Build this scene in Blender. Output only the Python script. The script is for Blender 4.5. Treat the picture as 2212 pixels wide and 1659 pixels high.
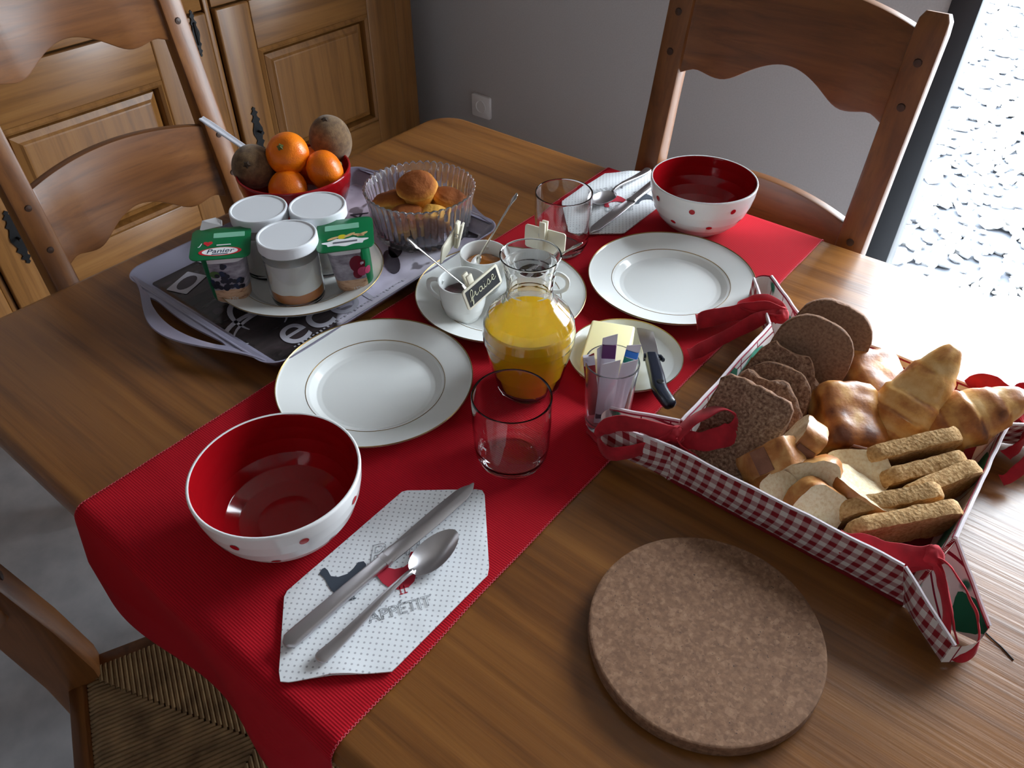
import bpy, bmesh, math, random
import numpy as np
from math import pi, sin, cos, radians as R
from mathutils import Vector, Matrix, noise as mnoise

for o in list(bpy.data.objects):
    bpy.data.objects.remove(o)
SC = bpy.context.scene
COL = SC.collection
TZ = 0.75                      # table top height

# ------------------------------------------------------------------ camera
cam = bpy.data.objects.new('camera', bpy.data.cameras.new('camera'))
COL.objects.link(cam)
_yaw, _pit, _rol = 0.6730, 0.7200, 0.0018
_f = Vector((-sin(_yaw) * cos(_pit), cos(_yaw) * cos(_pit), -sin(_pit)))
_r = Vector((cos(_yaw), sin(_yaw), 0))
_u = _r.cross(_f)
_r2 = _r * cos(_rol) + _u * sin(_rol)
_u2 = _u * cos(_rol) - _r * sin(_rol)
cam.matrix_world = Matrix(((_r2.x, _u2.x, -_f.x, 1.097), (_r2.y, _u2.y, -_f.y, -1.1501),
                           (_r2.z, _u2.z, -_f.z, 0.6399 + TZ), (0, 0, 0, 1)))
cam.data.sensor_width = 36.0
cam.data.lens = 1690.246 / 2212 * 36.0
cam.data.clip_start = 0.02
SC.camera = cam

# ------------------------------------------------------------------ sky, daylight, exposure
world = bpy.data.worlds.new('overcast_sky')
SC.world = world
world.use_nodes = True
_bg = world.node_tree.nodes['Background']
_bg.inputs[0].default_value = (0.83, 0.92, 1.0, 1)
_bg.inputs[1].default_value = 27.0


def portal(name, loc, rot, sx, sy):
    l = bpy.data.lights.new(name, 'AREA')
    l.shape = 'RECTANGLE'
    l.size, l.size_y = sx, sy
    l.cycles.is_portal = True
    o = bpy.data.objects.new(name, l)
    o.location, o.rotation_euler = loc, rot
    COL.objects.link(o)


DOOR_X0, DOOR_X1, DOOR_H, WALL_Y = 0.745, 1.98, 2.12, 1.0
portal('doorway_daylight', ((DOOR_X0 + DOOR_X1) / 2, WALL_Y + .1, DOOR_H / 2), (R(-90), 0, 0), DOOR_X1 - DOOR_X0, DOOR_H)
SC.view_settings.view_transform = 'Standard'
SC.view_settings.look = 'None'
SC.view_settings.exposure = 0.0
SC.view_settings.gamma = 1.0
SC.view_settings.use_curve_mapping = False
SC.cycles.max_bounces = 12
SC.cycles.transmission_bounces = 12
SC.cycles.transparent_max_bounces = 12
SC.cycles.diffuse_bounces = 5
SC.cycles.sample_clamp_indirect = 8.0
SC.cycles.use_denoising = True


# ------------------------------------------------------------------ material kit
def lin(c):
    c /= 255.0
    return c / 12.92 if c <= .04045 else ((c + .055) / 1.055) ** 2.4


def S(r, g, b):
    return (lin(r), lin(g), lin(b), 1.0)


class G:
    def __init__(s, name, base=(.8, .8, .8, 1), rough=.5, **kw):
        s.m = bpy.data.materials.new(name)
        s.m.use_nodes = True
        s.t = s.m.node_tree
        s.p = s.t.nodes['Principled BSDF']
        s.p.inputs['Base Color'].default_value = base
        s.p.inputs['Roughness'].default_value = rough
        names = dict(metal='Metallic', spec='Specular IOR Level', trans='Transmission Weight', ior='IOR', coat='Coat Weight',
                     coatr='Coat Roughness', sss='Subsurface Weight', sssr='Subsurface Radius', ssss='Subsurface Scale',
                     sheen='Sheen Weight', aniso='Anisotropic')
        for k, v in kw.items():
            s.p.inputs[names[k]].default_value = v
        s.bl = None

    def nd(s, t, **kw):
        n = s.t.nodes.new('ShaderNode' + t)
        for k, v in kw.items():
            setattr(n, k, v)
        return n

    def ln(s, a, b):
        s.t.links.new(a, b)

    def put(s, sock, v):
        if isinstance(v, bpy.types.NodeSocket):
            s.ln(v, sock)
        else:
            sock.default_value = v

    def co(s, kind='Object', scale=(1, 1, 1), loc=(0, 0, 0), rot=(0, 0, 0)):
        c = s.nd('TexCoord')
        m = s.nd('Mapping')
        s.ln(c.outputs[kind], m.inputs[0])
        m.inputs['Location'].default_value = loc
        m.inputs['Rotation'].default_value = rot
        m.inputs['Scale'].default_value = scale
        return m.outputs[0]

    def noise(s, v, scale=5, detail=4, rough=.55, dist=0.0, col=False):
        n = s.nd('TexNoise')
        s.ln(v, n.inputs['Vector'])
        n.inputs['Scale'].default_value = scale
        n.inputs['Detail'].default_value = detail
        n.inputs['Roughness'].default_value = rough
        n.inputs['Distortion'].default_value = dist
        return n.outputs['Color' if col else 'Fac']

    def vor(s, v, scale=5, feature='F1', out='Distance', rnd=1.0):
        n = s.nd('TexVoronoi', feature=feature)
        s.ln(v, n.inputs['Vector'])
        n.inputs['Scale'].default_value = scale
        n.inputs['Randomness'].default_value = rnd
        return n.outputs[out]

    def wave(s, v, scale, axis='X', dist=0, dscale=1, detail=2):
        n = s.nd('TexWave', wave_type='BANDS', bands_direction=axis)
        s.ln(v, n.inputs['Vector'])
        n.inputs['Scale'].default_value = scale
        n.inputs['Distortion'].default_value = dist
        n.inputs['Detail Scale'].default_value = dscale
        n.inputs['Detail'].default_value = detail
        return n.outputs['Fac']

    def ramp(s, f, stops, interp='LINEAR'):
        n = s.nd('ValToRGB')
        n.color_ramp.interpolation = interp
        el = n.color_ramp.elements
        while len(el) < len(stops):
            el.new(.5)
        for e, (pos, c) in zip(el, stops):
            e.position = pos
            e.color = c if len(c) == 4 else (*c, 1)
        s.ln(f, n.inputs[0])
        return n.outputs[0]

    def mix(s, f, a, b, mode='MIX'):
        n = s.nd('Mix', data_type='RGBA', blend_type=mode)
        s.put(n.inputs[0], f)
        s.put(n.inputs[6], a)
        s.put(n.inputs[7], b)
        return n.outputs[2]

    def math(s, op, a, b=0.0, c=0.0):
        n = s.nd('Math', operation=op)
        s.put(n.inputs[0], a)
        s.put(n.inputs[1], b)
        s.put(n.inputs[2], c)
        return n.outputs[0]

    def sep(s, v):
        n = s.nd('SeparateXYZ')
        s.ln(v, n.inputs[0])
        return n.outputs

    def attr(s, name):
        n = s.nd('Attribute')
        n.attribute_name = name
        return n.outputs['Color']

    def base(s, sock):
        s.ln(sock, s.p.inputs['Base Color'])
        return s

    def rough(s, sock):
        s.ln(sock, s.p.inputs['Roughness'])
        return s

    def bump(s, h, strength=.3, dist=.001):
        n = s.nd('Bump')
        n.inputs['Strength'].default_value = strength
        n.inputs['Distance'].default_value = dist
        s.ln(h, n.inputs['Height'])
        if s.bl:
            s.ln(s.bl, n.inputs['Normal'])
        s.bl = n.outputs[0]
        s.ln(s.bl, s.p.inputs['Normal'])
        return s


def wood(name, c1, c2, c3, rough=.35, axis=0, fine=1.0, pore=.25, **kw):
    g = G(name, rough=rough, **kw)
    sc = [38 * fine, 38 * fine, 38 * fine]
    sc[axis] = 1.6 * fine
    v = g.co('Object', tuple(sc))
    n1 = g.noise(v, 1.0, 5, .6, .6)
    sc2 = [160 * fine, 160 * fine, 160 * fine]
    sc2[axis] = 6 * fine
    n2 = g.noise(g.co('Object', tuple(sc2)), 1.0, 3, .6)
    sc3 = [7, 7, 7]
    sc3[axis] = .5
    n3 = g.noise(g.co('Object', tuple(sc3)), 1.0, 2, .5)
    a = g.ramp(n1, [(.3, c1), (.5, c2), (.72, c3)])
    b = g.mix(g.math('MULTIPLY', g.ramp(n2, [(.55, (0, 0, 0)), (.75, (1, 1, 1))]), .45), a, c1)
    c = g.mix(g.math('MULTIPLY', n3, .45), b, c1)
    g.base(c)
    g.bump(n2, pore, .0006)
    return g


MAT = {}


def mats():
    m = MAT
    m['table'] = wood('table_oak', S(90, 52, 19), S(132, 83, 35), S(156, 103, 48), .28, 0, 1.0, .5, spec=.55).m
    m['chair'] = wood('chair_oak', S(84, 48, 20), S(121, 73, 33), S(141, 91, 45), .36, 2, 1.0, .2).m
    m['chair_x'] = wood('chair_oak_slat', S(84, 48, 20), S(121, 73, 33), S(141, 91, 45), .36, 0, 1.0, .2).m
    m['cab'] = wood('cabinet_oak', S(104, 66, 28), S(138, 92, 44), S(152, 106, 56), .34, 2, 1.0, .2).m
    m['cab_y'] = wood('cabinet_oak_rail', S(104, 66, 28), S(138, 92, 44), S(152, 106, 56), .34, 1, 1.0, .2).m
    m['peg'] = G('peg_dark_wood', S(58, 34, 20), .5).m
    m['iron'] = G('black_iron', S(28, 27, 28), .45, metal=.6).m
    g = G('grey_wall_paint', rough=.85)
    n = g.noise(g.co('Object'), 220, 3)
    g.base(g.ramp(n, [(.3, S(178, 174, 173)), (.7, S(185, 181, 180))]))
    g.bump(n, .25, .0006)
    m['wall'] = g.m
    m['ceil'] = G('ceiling_paint', S(186, 180, 172), .9).m
    g = G('floor_tile', rough=.35)
    v = g.co('Object')
    n = g.noise(v, 14, 5)
    g.base(g.ramp(n, [(.3, S(160, 162, 166)), (.7, S(184, 184, 187))]))
    m['floor'] = g.m
    m['alu'] = G('anthracite_frame', S(30, 33, 38), .45).m
    m['socket'] = G('socket_plastic', S(226, 223, 222), .4).m
    g = G('gravel_stone', rough=.9)
    n = g.vor(g.co('Object'), 28, out='Color')
    g.base(g.ramp(g.noise(g.co('Object'), 30, 2), [(.3, S(150, 152, 156)), (.7, S(205, 204, 200))]))
    m['gravel'] = g.m
    m['ground'] = G('gravel_bed', S(88, 92, 100), .95).m
    # cloth
    g = G('red_runner_cloth', rough=.9, spec=.2)
    w = g.math('ADD', g.math('MULTIPLY', g.math('SINE', g.math('MULTIPLY', g.attr('arc'), 2 * pi / .0025)), .5), .5)
    n = g.noise(g.co('Object', (900, 260, 260)), 1, 2)
    n2 = g.noise(g.co('Object'), 9, 3)
    c = g.ramp(w, [(0.0, S(150, 8, 22)), (.7, S(190, 15, 34))])
    g.base(g.mix(g.math('MULTIPLY', n2, .25), c, S(160, 10, 26)))
    g.bump(w, .45, .0005)
    g.bump(n, .25, .0004)
    m['runner'] = g.m
    m['stitch'] = G('pale_red_thread', S(212, 92, 104), .8).m
    m['china'] = G('white_china', S(232, 234, 232), .12, spec=.55).m
    m['china_w'] = G('white_stoneware', S(236, 236, 236), .12, spec=.55).m
    m['gold'] = G('worn_gold_line', S(150, 122, 76), .3, metal=.85).m
    m['redglaze'] = G('red_glaze', S(150, 12, 20), .10, spec=.5).m
    m['dot'] = G('red_dot_glaze', S(178, 26, 36), .15).m
    m['glass'] = G('clear_glass', (1, 1, 1, 1), .0, trans=1.0, ior=1.45).m
    m['glass_dish'] = G('pressed_glass', (.975, .97, 1, 1), .02, trans=.955, ior=1.48).m
    m['plastic_clear'] = G('clear_tumbler_plastic', (.97, .96, 1, 1), .03, trans=.96, ior=1.45).m
    m['steel'] = G('brushed_steel', S(196, 192, 194), .30, metal=1.0).m
    m['satin'] = G('pale_satin_handle', S(214, 214, 222), .3, metal=.25).m
    m['silver'] = G('polished_silver', S(205, 202, 200), .15, metal=1.0).m
    g = G('napkin_paper', rough=.8)
    v = g.co('Object', (1, 1, 1), rot=(0, 0, R(12)))
    x, y, z = g.sep(v)
    P = .0078
    def cell(off):
        fx = g.math('SUBTRACT', g.math('FRACT', g.math('ADD', g.math('DIVIDE', x, P), off)), .5)
        fy = g.math('SUBTRACT', g.math('FRACT', g.math('ADD', g.math('DIVIDE', y, P), off)), .5)
        return g.math('SQRT', g.math('ADD', g.math('MULTIPLY', fx, fx), g.math('MULTIPLY', fy, fy)))
    d = g.math('MINIMUM', cell(0.0), cell(.5))
    g.base(g.ramp(d, [(.10, S(176, 176, 182)), (.15, S(234, 237, 240))]))
    g.bump(g.wave(g.co('Object', rot=(0, 0, R(45))), 240, 'X'), .12, .0003)
    g.bump(g.noise(g.co('Object'), 45, 3), .3, .001)
    m['napkin'] = g.m
    m['ink'] = G('grey_ink', S(96, 98, 106), .8).m
    m['hen_dark'] = G('slate_print', S(58, 66, 78), .8).m
    m['hen_red'] = G('crimson_print', S(182, 28, 52), .8).m
    # food
    m['juice'] = G('orange_juice', S(255, 198, 8), .25, sss=.25, sssr=(.02, .012, .002), ssss=1.0).m
    m['jam_dark'] = G('dark_red_jam', S(52, 12, 16), .12, spec=.6).m
    m['jam_black'] = G('black_jam', S(26, 14, 20), .12, spec=.6).m
    m['jam_apricot'] = G('apricot_jam', S(150, 88, 28), .12, spec=.6, sss=.2, sssr=(.01, .005, .001)).m
    m['cream'] = G('cream_painted_wood', S(226, 220, 200), .6).m
    m['slate'] = G('chalkboard', S(32, 32, 36), .7).m
    m['chalk'] = G('chalk', S(228, 226, 200), .9).m
    m['butter'] = G('butter', S(246, 236, 184), .4, sss=.3, sssr=(.01, .008, .004)).m
    m['knife_blue'] = G('dark_blue_plastic', S(24, 30, 44), .25).m
    g = G('cork', rough=.85)
    v = g.co('Object')
    vc = g.vor(v, 330, out='Color')
    n = g.noise(v, 420, 4)
    n2 = g.noise(v, 160, 4)
    big = g.vor(v, 170, out='Color')
    c = g.mix(.35, g.ramp(n2, [(.3, S(104, 72, 50)), (.55, S(130, 94, 68)), (.75, S(152, 116, 88))]), g.ramp(g.sep(vc)[0], [(0, S(98, 68, 48)), (.7, S(134, 98, 72)), (1, S(164, 128, 100))]))
    c = g.mix(g.math('MULTIPLY', g.ramp(g.sep(big)[1], [(.90, (0, 0, 0)), (.92, (1, 1, 1))]), .22), c, S(172, 134, 106))
    c = g.mix(g.ramp(n, [(.665, (0, 0, 0)), (.70, (1, 1, 1))]), c, S(70, 48, 36))
    g.base(c)
    g.bump(n2, .4, .0006)
    m['cork'] = g.m
    # rye bread crumb
    def crumb(name, a, b, c, scale=160, bs=.8, bd=.002):
        g = G(name, rough=.85)
        v = g.co('Object')
        f = g.vor(v, scale)
        n = g.noise(v, 60, 5)
        n2 = g.noise(v, 320, 3)
        col = g.ramp(n2, [(.3, a), (.5, b), (.72, c)])
        g.base(g.mix(g.math('MULTIPLY', n, .5), col, a))
        g.bump(n2, bs, bd)
        g.bump(f, bs * .6, bd)
        return g.m
    m['rye'] = crumb('rye_crumb', S(98, 68, 50), S(158, 120, 96), S(208, 174, 146))
    m['rye_smooth'] = crumb('rye_crumb_fine', S(116, 86, 66), S(148, 114, 92), S(170, 136, 112), 200, .45, .001)
    m['rye_crust'] = crumb('rye_crust', S(84, 52, 30), S(122, 80, 48), S(150, 106, 68), 120, .6, .0015)
    m['crumb'] = crumb('baguette_crumb', S(226, 200, 156), S(243, 226, 190), S(250, 240, 214), 150, .5, .001)
    def crust(name, stops, scale=40, bs=.4, rough=.4):
        g = G(name, rough=rough)
        v = g.co('Object')
        n = g.noise(v, scale, 5, .6, .5)
        g.base(g.ramp(n, stops))
        g.bump(g.noise(v, 220, 4), bs, .001)
        return g.m
    m['crust'] = crust('baguette_crust', [(.3, S(148, 84, 34)), (.5, S(186, 120, 58)), (.75, S(222, 176, 112))])
    m['crust_dark'] = crust('baguette_crust_ear', [(.3, S(112, 66, 44)), (.6, S(146, 96, 70)), (.8, S(170, 122, 94))], rough=.6)
    g = G('laminated_pastry', rough=.35)
    v = g.co('Object')
    a = g.attr('tone')
    n = g.noise(v, 55, 5, .6)
    c = g.ramp(g.math('ADD', g.math('MULTIPLY', n, .55), g.math('MULTIPLY', a, .5)), [(.28, S(240, 204, 142)), (.5, S(220, 164, 92)), (.66, S(178, 110, 52)), (.85, S(106, 56, 28))])
    g.base(c)
    g.bump(g.noise(v, 160, 4), .4, .001)
    m['pastry'] = g.m
    m['choc'] = G('dark_chocolate', S(40, 22, 16), .35).m
    m['rusk'] = crumb('rusk_toast', S(164, 120, 68), S(206, 162, 104), S(230, 194, 142), 260, .7, .0012)
    g = G('muffin_cake', rough=.8, spec=.25)
    v = g.co('Object')
    z = g.sep(v)[2]
    n = g.noise(v, 70, 5)
    zz = g.math('ADD', z, g.math('MULTIPLY', g.math('SUBTRACT', n, .5), .010))
    c = g.ramp(g.math('MULTIPLY', zz, 25), [(.30, S(226, 168, 76)), (.42, S(190, 118, 46)), (.54, S(146, 80, 32)), (.9, S(124, 64, 26))])
    g.base(c)
    g.bump(g.noise(v, 150, 5), .9, .002)
    m['muffin'] = g.m
    g = G('mandarin_peel', rough=.32)
    v = g.co('Object')
    g.base(g.ramp(g.noise(v, 30, 3), [(.3, S(236, 108, 6)), (.7, S(246, 132, 16))]))
    g.bump(g.vor(v, 420), .35, .0006)
    m['mandarin'] = g.m
    m['stem'] = G('green_calyx', S(92, 98, 44), .7).m
    g = G('kiwi_skin', rough=.9, sheen=.2)
    v = g.co('Object')
    g.base(g.ramp(g.noise(v, 120, 5), [(.3, S(84, 60, 38)), (.6, S(120, 92, 60)), (.8, S(142, 114, 80))]))
    g.bump(g.noise(v, 700, 3), .6, .0006)
    m['kiwi'] = g.m
    m['kiwi_end'] = G('kiwi_tip', S(58, 42, 28), .9).m
    m['jarlid'] = G('white_plastic_lid', S(228, 230, 234), .4).m
    m['yogurt'] = G('yogurt', S(250, 248, 240), .4, sss=.3, sssr=(.01, .01, .008)).m
    m['honeyjam'] = G('amber_compote', S(206, 122, 26), .2, sss=.3, sssr=(.01, .004, .001)).m
    m['green'] = G('green_foil_lid', S(0, 104, 58), .3).m
    m['green_lt'] = G('pale_green_print', S(128, 190, 160), .35).m
    m['print_white'] = G('white_print', S(236, 236, 238), .4).m
    m['print_red'] = G('red_print', S(200, 30, 44), .4).m
    m['print_beige'] = G('beige_print', S(206, 170, 120), .5).m
    m['print_yellow'] = G('yellow_print', S(214, 198, 30), .4).m
    m['print_navy'] = G('navy_print', S(34, 44, 74), .5).m
    m['print_black'] = G('dark_fruit_print', S(34, 32, 44), .35).m
    m['print_cherry'] = G('cherry_print', S(120, 20, 40), .3).m
    m['print_pink'] = G('pink_cherry_print', S(188, 70, 104), .3).m
    m['print_leaf'] = G('leaf_print', S(84, 112, 60), .4).m

    def pot(name, sg):
        g = G(name, rough=.35)
        x, y, z = g.sep(g.co('Object'))
        n = g.noise(g.co('Object', (60, 60, 140)), 1, 4)
        n2 = g.noise(g.co('Object', (90, 90, 260)), 1, 3)
        planks = g.ramp(n, [(.3, S(120, 112, 124)), (.6, S(176, 170, 182)), (.8, S(204, 200, 208))])
        basket = g.ramp(n2, [(.28, S(140, 84, 60)), (.42, S(204, 162, 128)), (.8, S(226, 190, 158))])
        wave = g.math('ADD', z, g.math('MULTIPLY', g.math('MULTIPLY', y, y), 8))
        c = g.mix(g.math('LESS_THAN', wave, .024), planks, basket)
        c = g.mix(g.math('GREATER_THAN', z, .067), c, S(232, 230, 234))
        c = g.mix(g.math('GREATER_THAN', g.math('MULTIPLY', y, sg), .0185), c, S(0, 104, 58))
        c = g.mix(g.math('LESS_THAN', z, .002), c, S(236, 236, 236))
        g.base(c)
        return g.m
    m['pot'] = pot('printed_yogurt_pot', -1.0)
    m['pot_b'] = pot('printed_cherry_pot', 1.0)
    # tray print
    g = G('printed_tray', rough=.16, spec=.5)
    v = g.co('Object')
    x, y, z = g.sep(v)
    n = g.noise(g.co('Object', (26, 5, 1)), 1, 4)
    nb = g.noise(g.co('Object', (9, 7, 1)), 1, 3)
    dark = g.ramp(n, [(.3, S(28, 24, 24)), (.6, S(62, 54, 54)), (.8, S(96, 86, 86))])
    light = g.ramp(nb, [(.35, S(150, 142, 160)), (.5, S(206, 200, 216)), (.7, S(226, 222, 234))])
    f = g.math('ADD', g.math('MULTIPLY', y, 5.5), g.math('ADD', g.math('MULTIPLY', x, 3.4), g.math('MULTIPLY', g.math('SUBTRACT', nb, .5), .5)))
    c = g.mix(g.ramp(f, [(.0, (0, 0, 0)), (.06, (1, 1, 1))]), dark, light)
    spots = g.ramp(g.noise(g.co('Object', (22, 16, 1), loc=(3, 1, 0)), 1, 2), [(.60, (0, 0, 0)), (.63, (1, 1, 1))])
    g.base(g.mix(g.math('MULTIPLY', spots, .75), c, S(74, 62, 66)))
    m['tray'] = g.m
    m['tray_rim'] = G('glossy_tray_edge', S(138, 134, 152), .12, spec=.5).m
    m['tray_ltr'] = G('tray_letter_print', S(186, 184, 194), .2).m
    m['tray_dk'] = G('tray_dark_print', S(58, 54, 64), .2).m
    # basket cloths
    g = G('gingham_cloth', rough=.9)
    x, y, z = g.sep(g.co('Object'))
    Pq = .0145
    sx = g.math('GREATER_THAN', g.math('FRACT', g.math('DIVIDE', g.math('ADD', x, y), Pq)), .5)
    sz = g.math('GREATER_THAN', g.math('FRACT', g.math('DIVIDE', z, Pq)), .5)
    tw = g.wave(g.co('Object'), 260, 'Z')
    s2 = g.math('ADD', sx, sz)
    c = g.ramp(g.math('MULTIPLY', s2, .5), [(0, S(228, 222, 218)), (.5, S(186, 92, 98)), (1, S(146, 18, 32))], 'CONSTANT')
    half = g.math('MULTIPLY', g.math('COMPARE', s2, 1.0, .1), g.math('GREATER_THAN', tw, .5))
    c = g.mix(g.math('COMPARE', s2, 1.0, .1), c, g.mix(g.math('GREATER_THAN', tw, .45), S(222, 206, 204), S(154, 26, 40)))
    g.base(c)
    g.bump(g.wave(g.co('Object'), 260, 'X'), .2, .0004)
    m['gingham'] = g.m
    g = G('white_lining_cloth', rough=.9)
    x, y, z = g.sep(g.co('Object'))
    L = .042
    lx = g.math('LESS_THAN', g.math('FRACT', g.math('DIVIDE', g.math('ADD', x, y), L)), .05)
    lz = g.math('LESS_THAN', g.math('ABSOLUTE', g.math('SUBTRACT', z, .047)), .0012)
    n = g.noise(g.co('Object'), 26, 2)
    gr = g.ramp(g.noise(g.co('Object', loc=(5.3, 2.1, 0)), 17, 1), [(.67, (0, 0, 0)), (.69, (1, 1, 1))])
    c = g.mix(g.math('MAXIMUM', lx, lz), S(232, 229, 226), S(140, 20, 46))
    c = g.mix(gr, c, g.ramp(n, [(.4, S(20, 92, 70)), (.6, S(60, 150, 122))]))
    g.base(c)
    g.bump(g.noise(g.co('Object'), 60, 3), .3, .002)
    m['lining'] = g.m
    m['green_patch'] = G('green_holly_cloth', S(22, 110, 78), .9).m
    m['piping'] = G('red_piping', S(150, 34, 60), .85).m
    m['piping_w'] = G('white_piping', S(224, 214, 218), .85).m
    g = G('red_ribbon_cloth', rough=.85, sheen=.1)
    g.base(g.ramp(g.noise(g.co('Object'), 60, 3), [(.3, S(158, 14, 30)), (.7, S(196, 26, 44))]))
    m['ribbon'] = g.m
    m['basket_in'] = G('red_lining_cloth', S(132, 14, 26), .9).m
    m['sachet'] = G('white_paper_sachet', S(228, 222, 232), .5).m
    m['sachet_red'] = G('red_paper_sachet', S(150, 24, 30), .5).m
    m['sachet_pur'] = G('purple_print', S(92, 26, 92), .5).m
    m['sachet_blue'] = G('blue_print', S(20, 110, 196), .5).m
    m['sachet_teal'] = G('teal_print', S(20, 130, 110), .5).m
    g = G('rush_cord', rough=.75)
    g.base(g.ramp(g.noise(g.co('Object'), 40, 4), [(.3, S(112, 88, 58)), (.7, S(164, 134, 92))]))
    m['rush'] = g.m


mats()


# ------------------------------------------------------------------ geometry kit
def dens(prof, d=.0009):
    """support loops close to both ends of every long profile segment."""
    out = [prof[0]]
    for (a, b), (c, e) in zip(prof, prof[1:]):
        L = math.hypot(c - a, e - b)
        if L > 4 * d:
            for k in (d / L, 1 - d / L):
                out.append((a + (c - a) * k, b + (e - b) * k))
        out.append((c, e))
    return out


class MB:
    def __init__(s):
        s.v, s.f, s.m = [], [], []

    def add(s, vs, fs, mi=0, M=None):
        b = len(s.v)
        for v in vs:
            v = Vector(v)
            s.v.append(tuple(M @ v) if M else tuple(v))
        for f in fs:
            s.f.append(tuple(b + i for i in f))
            s.m.append(mi)
        return s

    def box(s, x0, x1, y0, y1, z0, z1, mi=0, M=None):
        vs = [(x, y, z) for x in (x0, x1) for y in (y0, y1) for z in (z0, z1)]
        return s.add(vs, [(0, 1, 3, 2), (4, 6, 7, 5), (0, 4, 5, 1), (2, 3, 7, 6), (0, 2, 6, 4), (1, 5, 7, 3)], mi, M)

    def lathe(s, prof, n=48, mi=0, M=None, closed=False, rf=None, mfun=None):
        """prof: (r, z) points; r == 0 makes a pole; closed joins last to first."""
        if rf is None and mfun is None:
            prof = dens(prof)
        vs, rings = [], []
        for k, (r, z) in enumerate(prof):
            if r < 1e-7:
                rings.append([len(vs)])
                vs.append((0, 0, z))
            else:
                rings.append(list(range(len(vs), len(vs) + n)))
                for i in range(n):
                    a = 2 * pi * i / n
                    q = rf(a, k) * r if rf else r
                    vs.append((q * cos(a), q * sin(a), z))
        fs, ms = [], []
        pairs = list(zip(range(len(rings) - 1), range(1, len(rings))))
        if closed:
            pairs.append((len(rings) - 1, 0))
        for pi_, (A, B) in enumerate(pairs):
            a, b = rings[A], rings[B]
            for i in range(n):
                j = (i + 1) % n
                if len(a) == 1 and len(b) == 1:
                    continue
                if len(a) == 1:
                    f = (a[0], b[i], b[j])
                elif len(b) == 1:
                    f = (a[i], a[j], b[0])
                else:
                    f = (a[i], a[j], b[j], b[i])
                fs.append(f)
                ms.append(mfun(pi_) if mfun else mi)
        b0 = len(s.f)
        s.add(vs, fs, mi, M)
        s.m[b0:] = ms
        return s

    def prism(s, poly, z0, z1, mi=0, M=None):
        n = len(poly)
        vs = [(x, y, z0) for x, y in poly] + [(x, y, z1) for x, y in poly]
        fs = [tuple(range(n))[::-1], tuple(range(n, 2 * n))] + [(i, (i + 1) % n, n + (i + 1) % n, n + i) for i in range(n)]
        return s.add(vs, fs, mi, M)

    def slab(s, poly, t, mi=0, side=None, edge=.15, M=None, inset=.04):
        """plate with softened edges; poly about the origin in XY, thickness t along Z."""
        side = mi if side is None else side
        n = len(poly)
        lev = [(-.5, 1 - inset), (-.5 + edge, 1), (.5 - edge, 1), (.5, 1 - inset)]
        vs = []
        for z, k in lev:
            vs += [(x * k, y * k, z * t) for x, y in poly]
        vs += [(0, 0, -.5 * t), (0, 0, .5 * t)]
        c0, c1 = 4 * n, 4 * n + 1
        b0 = len(s.f)
        fs, ms = [], []
        for i in range(n):
            j = (i + 1) % n
            fs += [(c0, j, i), (c1, 3 * n + i, 3 * n + j)]
            ms += [mi, mi]
            for l in range(3):
                fs.append((l * n + i, l * n + j, (l + 1) * n + j, (l + 1) * n + i))
                ms.append(side)
        s.add(vs, fs, mi, M)
        s.m[b0:] = ms
        return s

    def sweep(s, path, sect, up=(0, 0, 1), mi=0, scale=None, cap=True, twist=None, closed=False):
        P = [Vector(p) for p in path]
        n, k = len(P), len(sect)
        vs = []
        up = Vector(up)
        for i in range(n):
            if closed:
                T = P[(i + 1) % n] - P[i - 1]
            else:
                T = P[min(i + 1, n - 1)] - P[max(i - 1, 0)]
            T.normalize()
            sd = T.cross(up)
            if sd.length < 1e-4:
                sd = T.cross(Vector((1, 0, 0)))
            sd.normalize()
            N = sd.cross(T)
            if twist:
                a = twist(i / (n - 1))
                sd, N = sd * cos(a) + N * sin(a), N * cos(a) - sd * sin(a)
            q = scale(i / max(n - 1, 1)) if scale else 1
            if not isinstance(q, tuple):
                q = (q, q)
            for (a, b) in sect:
                vs.append(P[i] + sd * a * q[0] + N * b * q[1])
        fs = []
        for i in range(n if closed else n - 1):
            for j in range(k):
                j2 = (j + 1) % k
                i2 = (i + 1) % n
                fs.append((i * k + j, i * k + j2, i2 * k + j2, i2 * k + j))
        if cap and not closed:
            fs += [tuple(range(k))[::-1], tuple((n - 1) * k + j for j in range(k))]
        return s.add(vs, fs, mi)

    def tube(s, path, r, k=8, mi=0, up=(0, 0, 1), scale=None, closed=False):
        return s.sweep(path, [(r * cos(2 * pi * j / k), r * sin(2 * pi * j / k)) for j in range(k)], up, mi, scale, closed=closed)

    def grid(s, fun, nu, nv, mi=0):
        vs = [fun(i / nu, j / nv) for i in range(nu + 1) for j in range(nv + 1)]
        fs = [(i * (nv + 1) + j, (i + 1) * (nv + 1) + j, (i + 1) * (nv + 1) + j + 1, i * (nv + 1) + j + 1) for i in range(nu) for j in range(nv)]
        return s.add(vs, fs, mi)

    def jitter(s, amp, freq, seed=0):
        out = []
        for v in s.v:
            p = Vector(v) * freq + Vector((seed * 7.3, seed * 3.1, seed * 1.7))
            out.append(tuple(Vector(v) + mnoise.noise_vector(p) * amp))
        s.v = out
        return s

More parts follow.
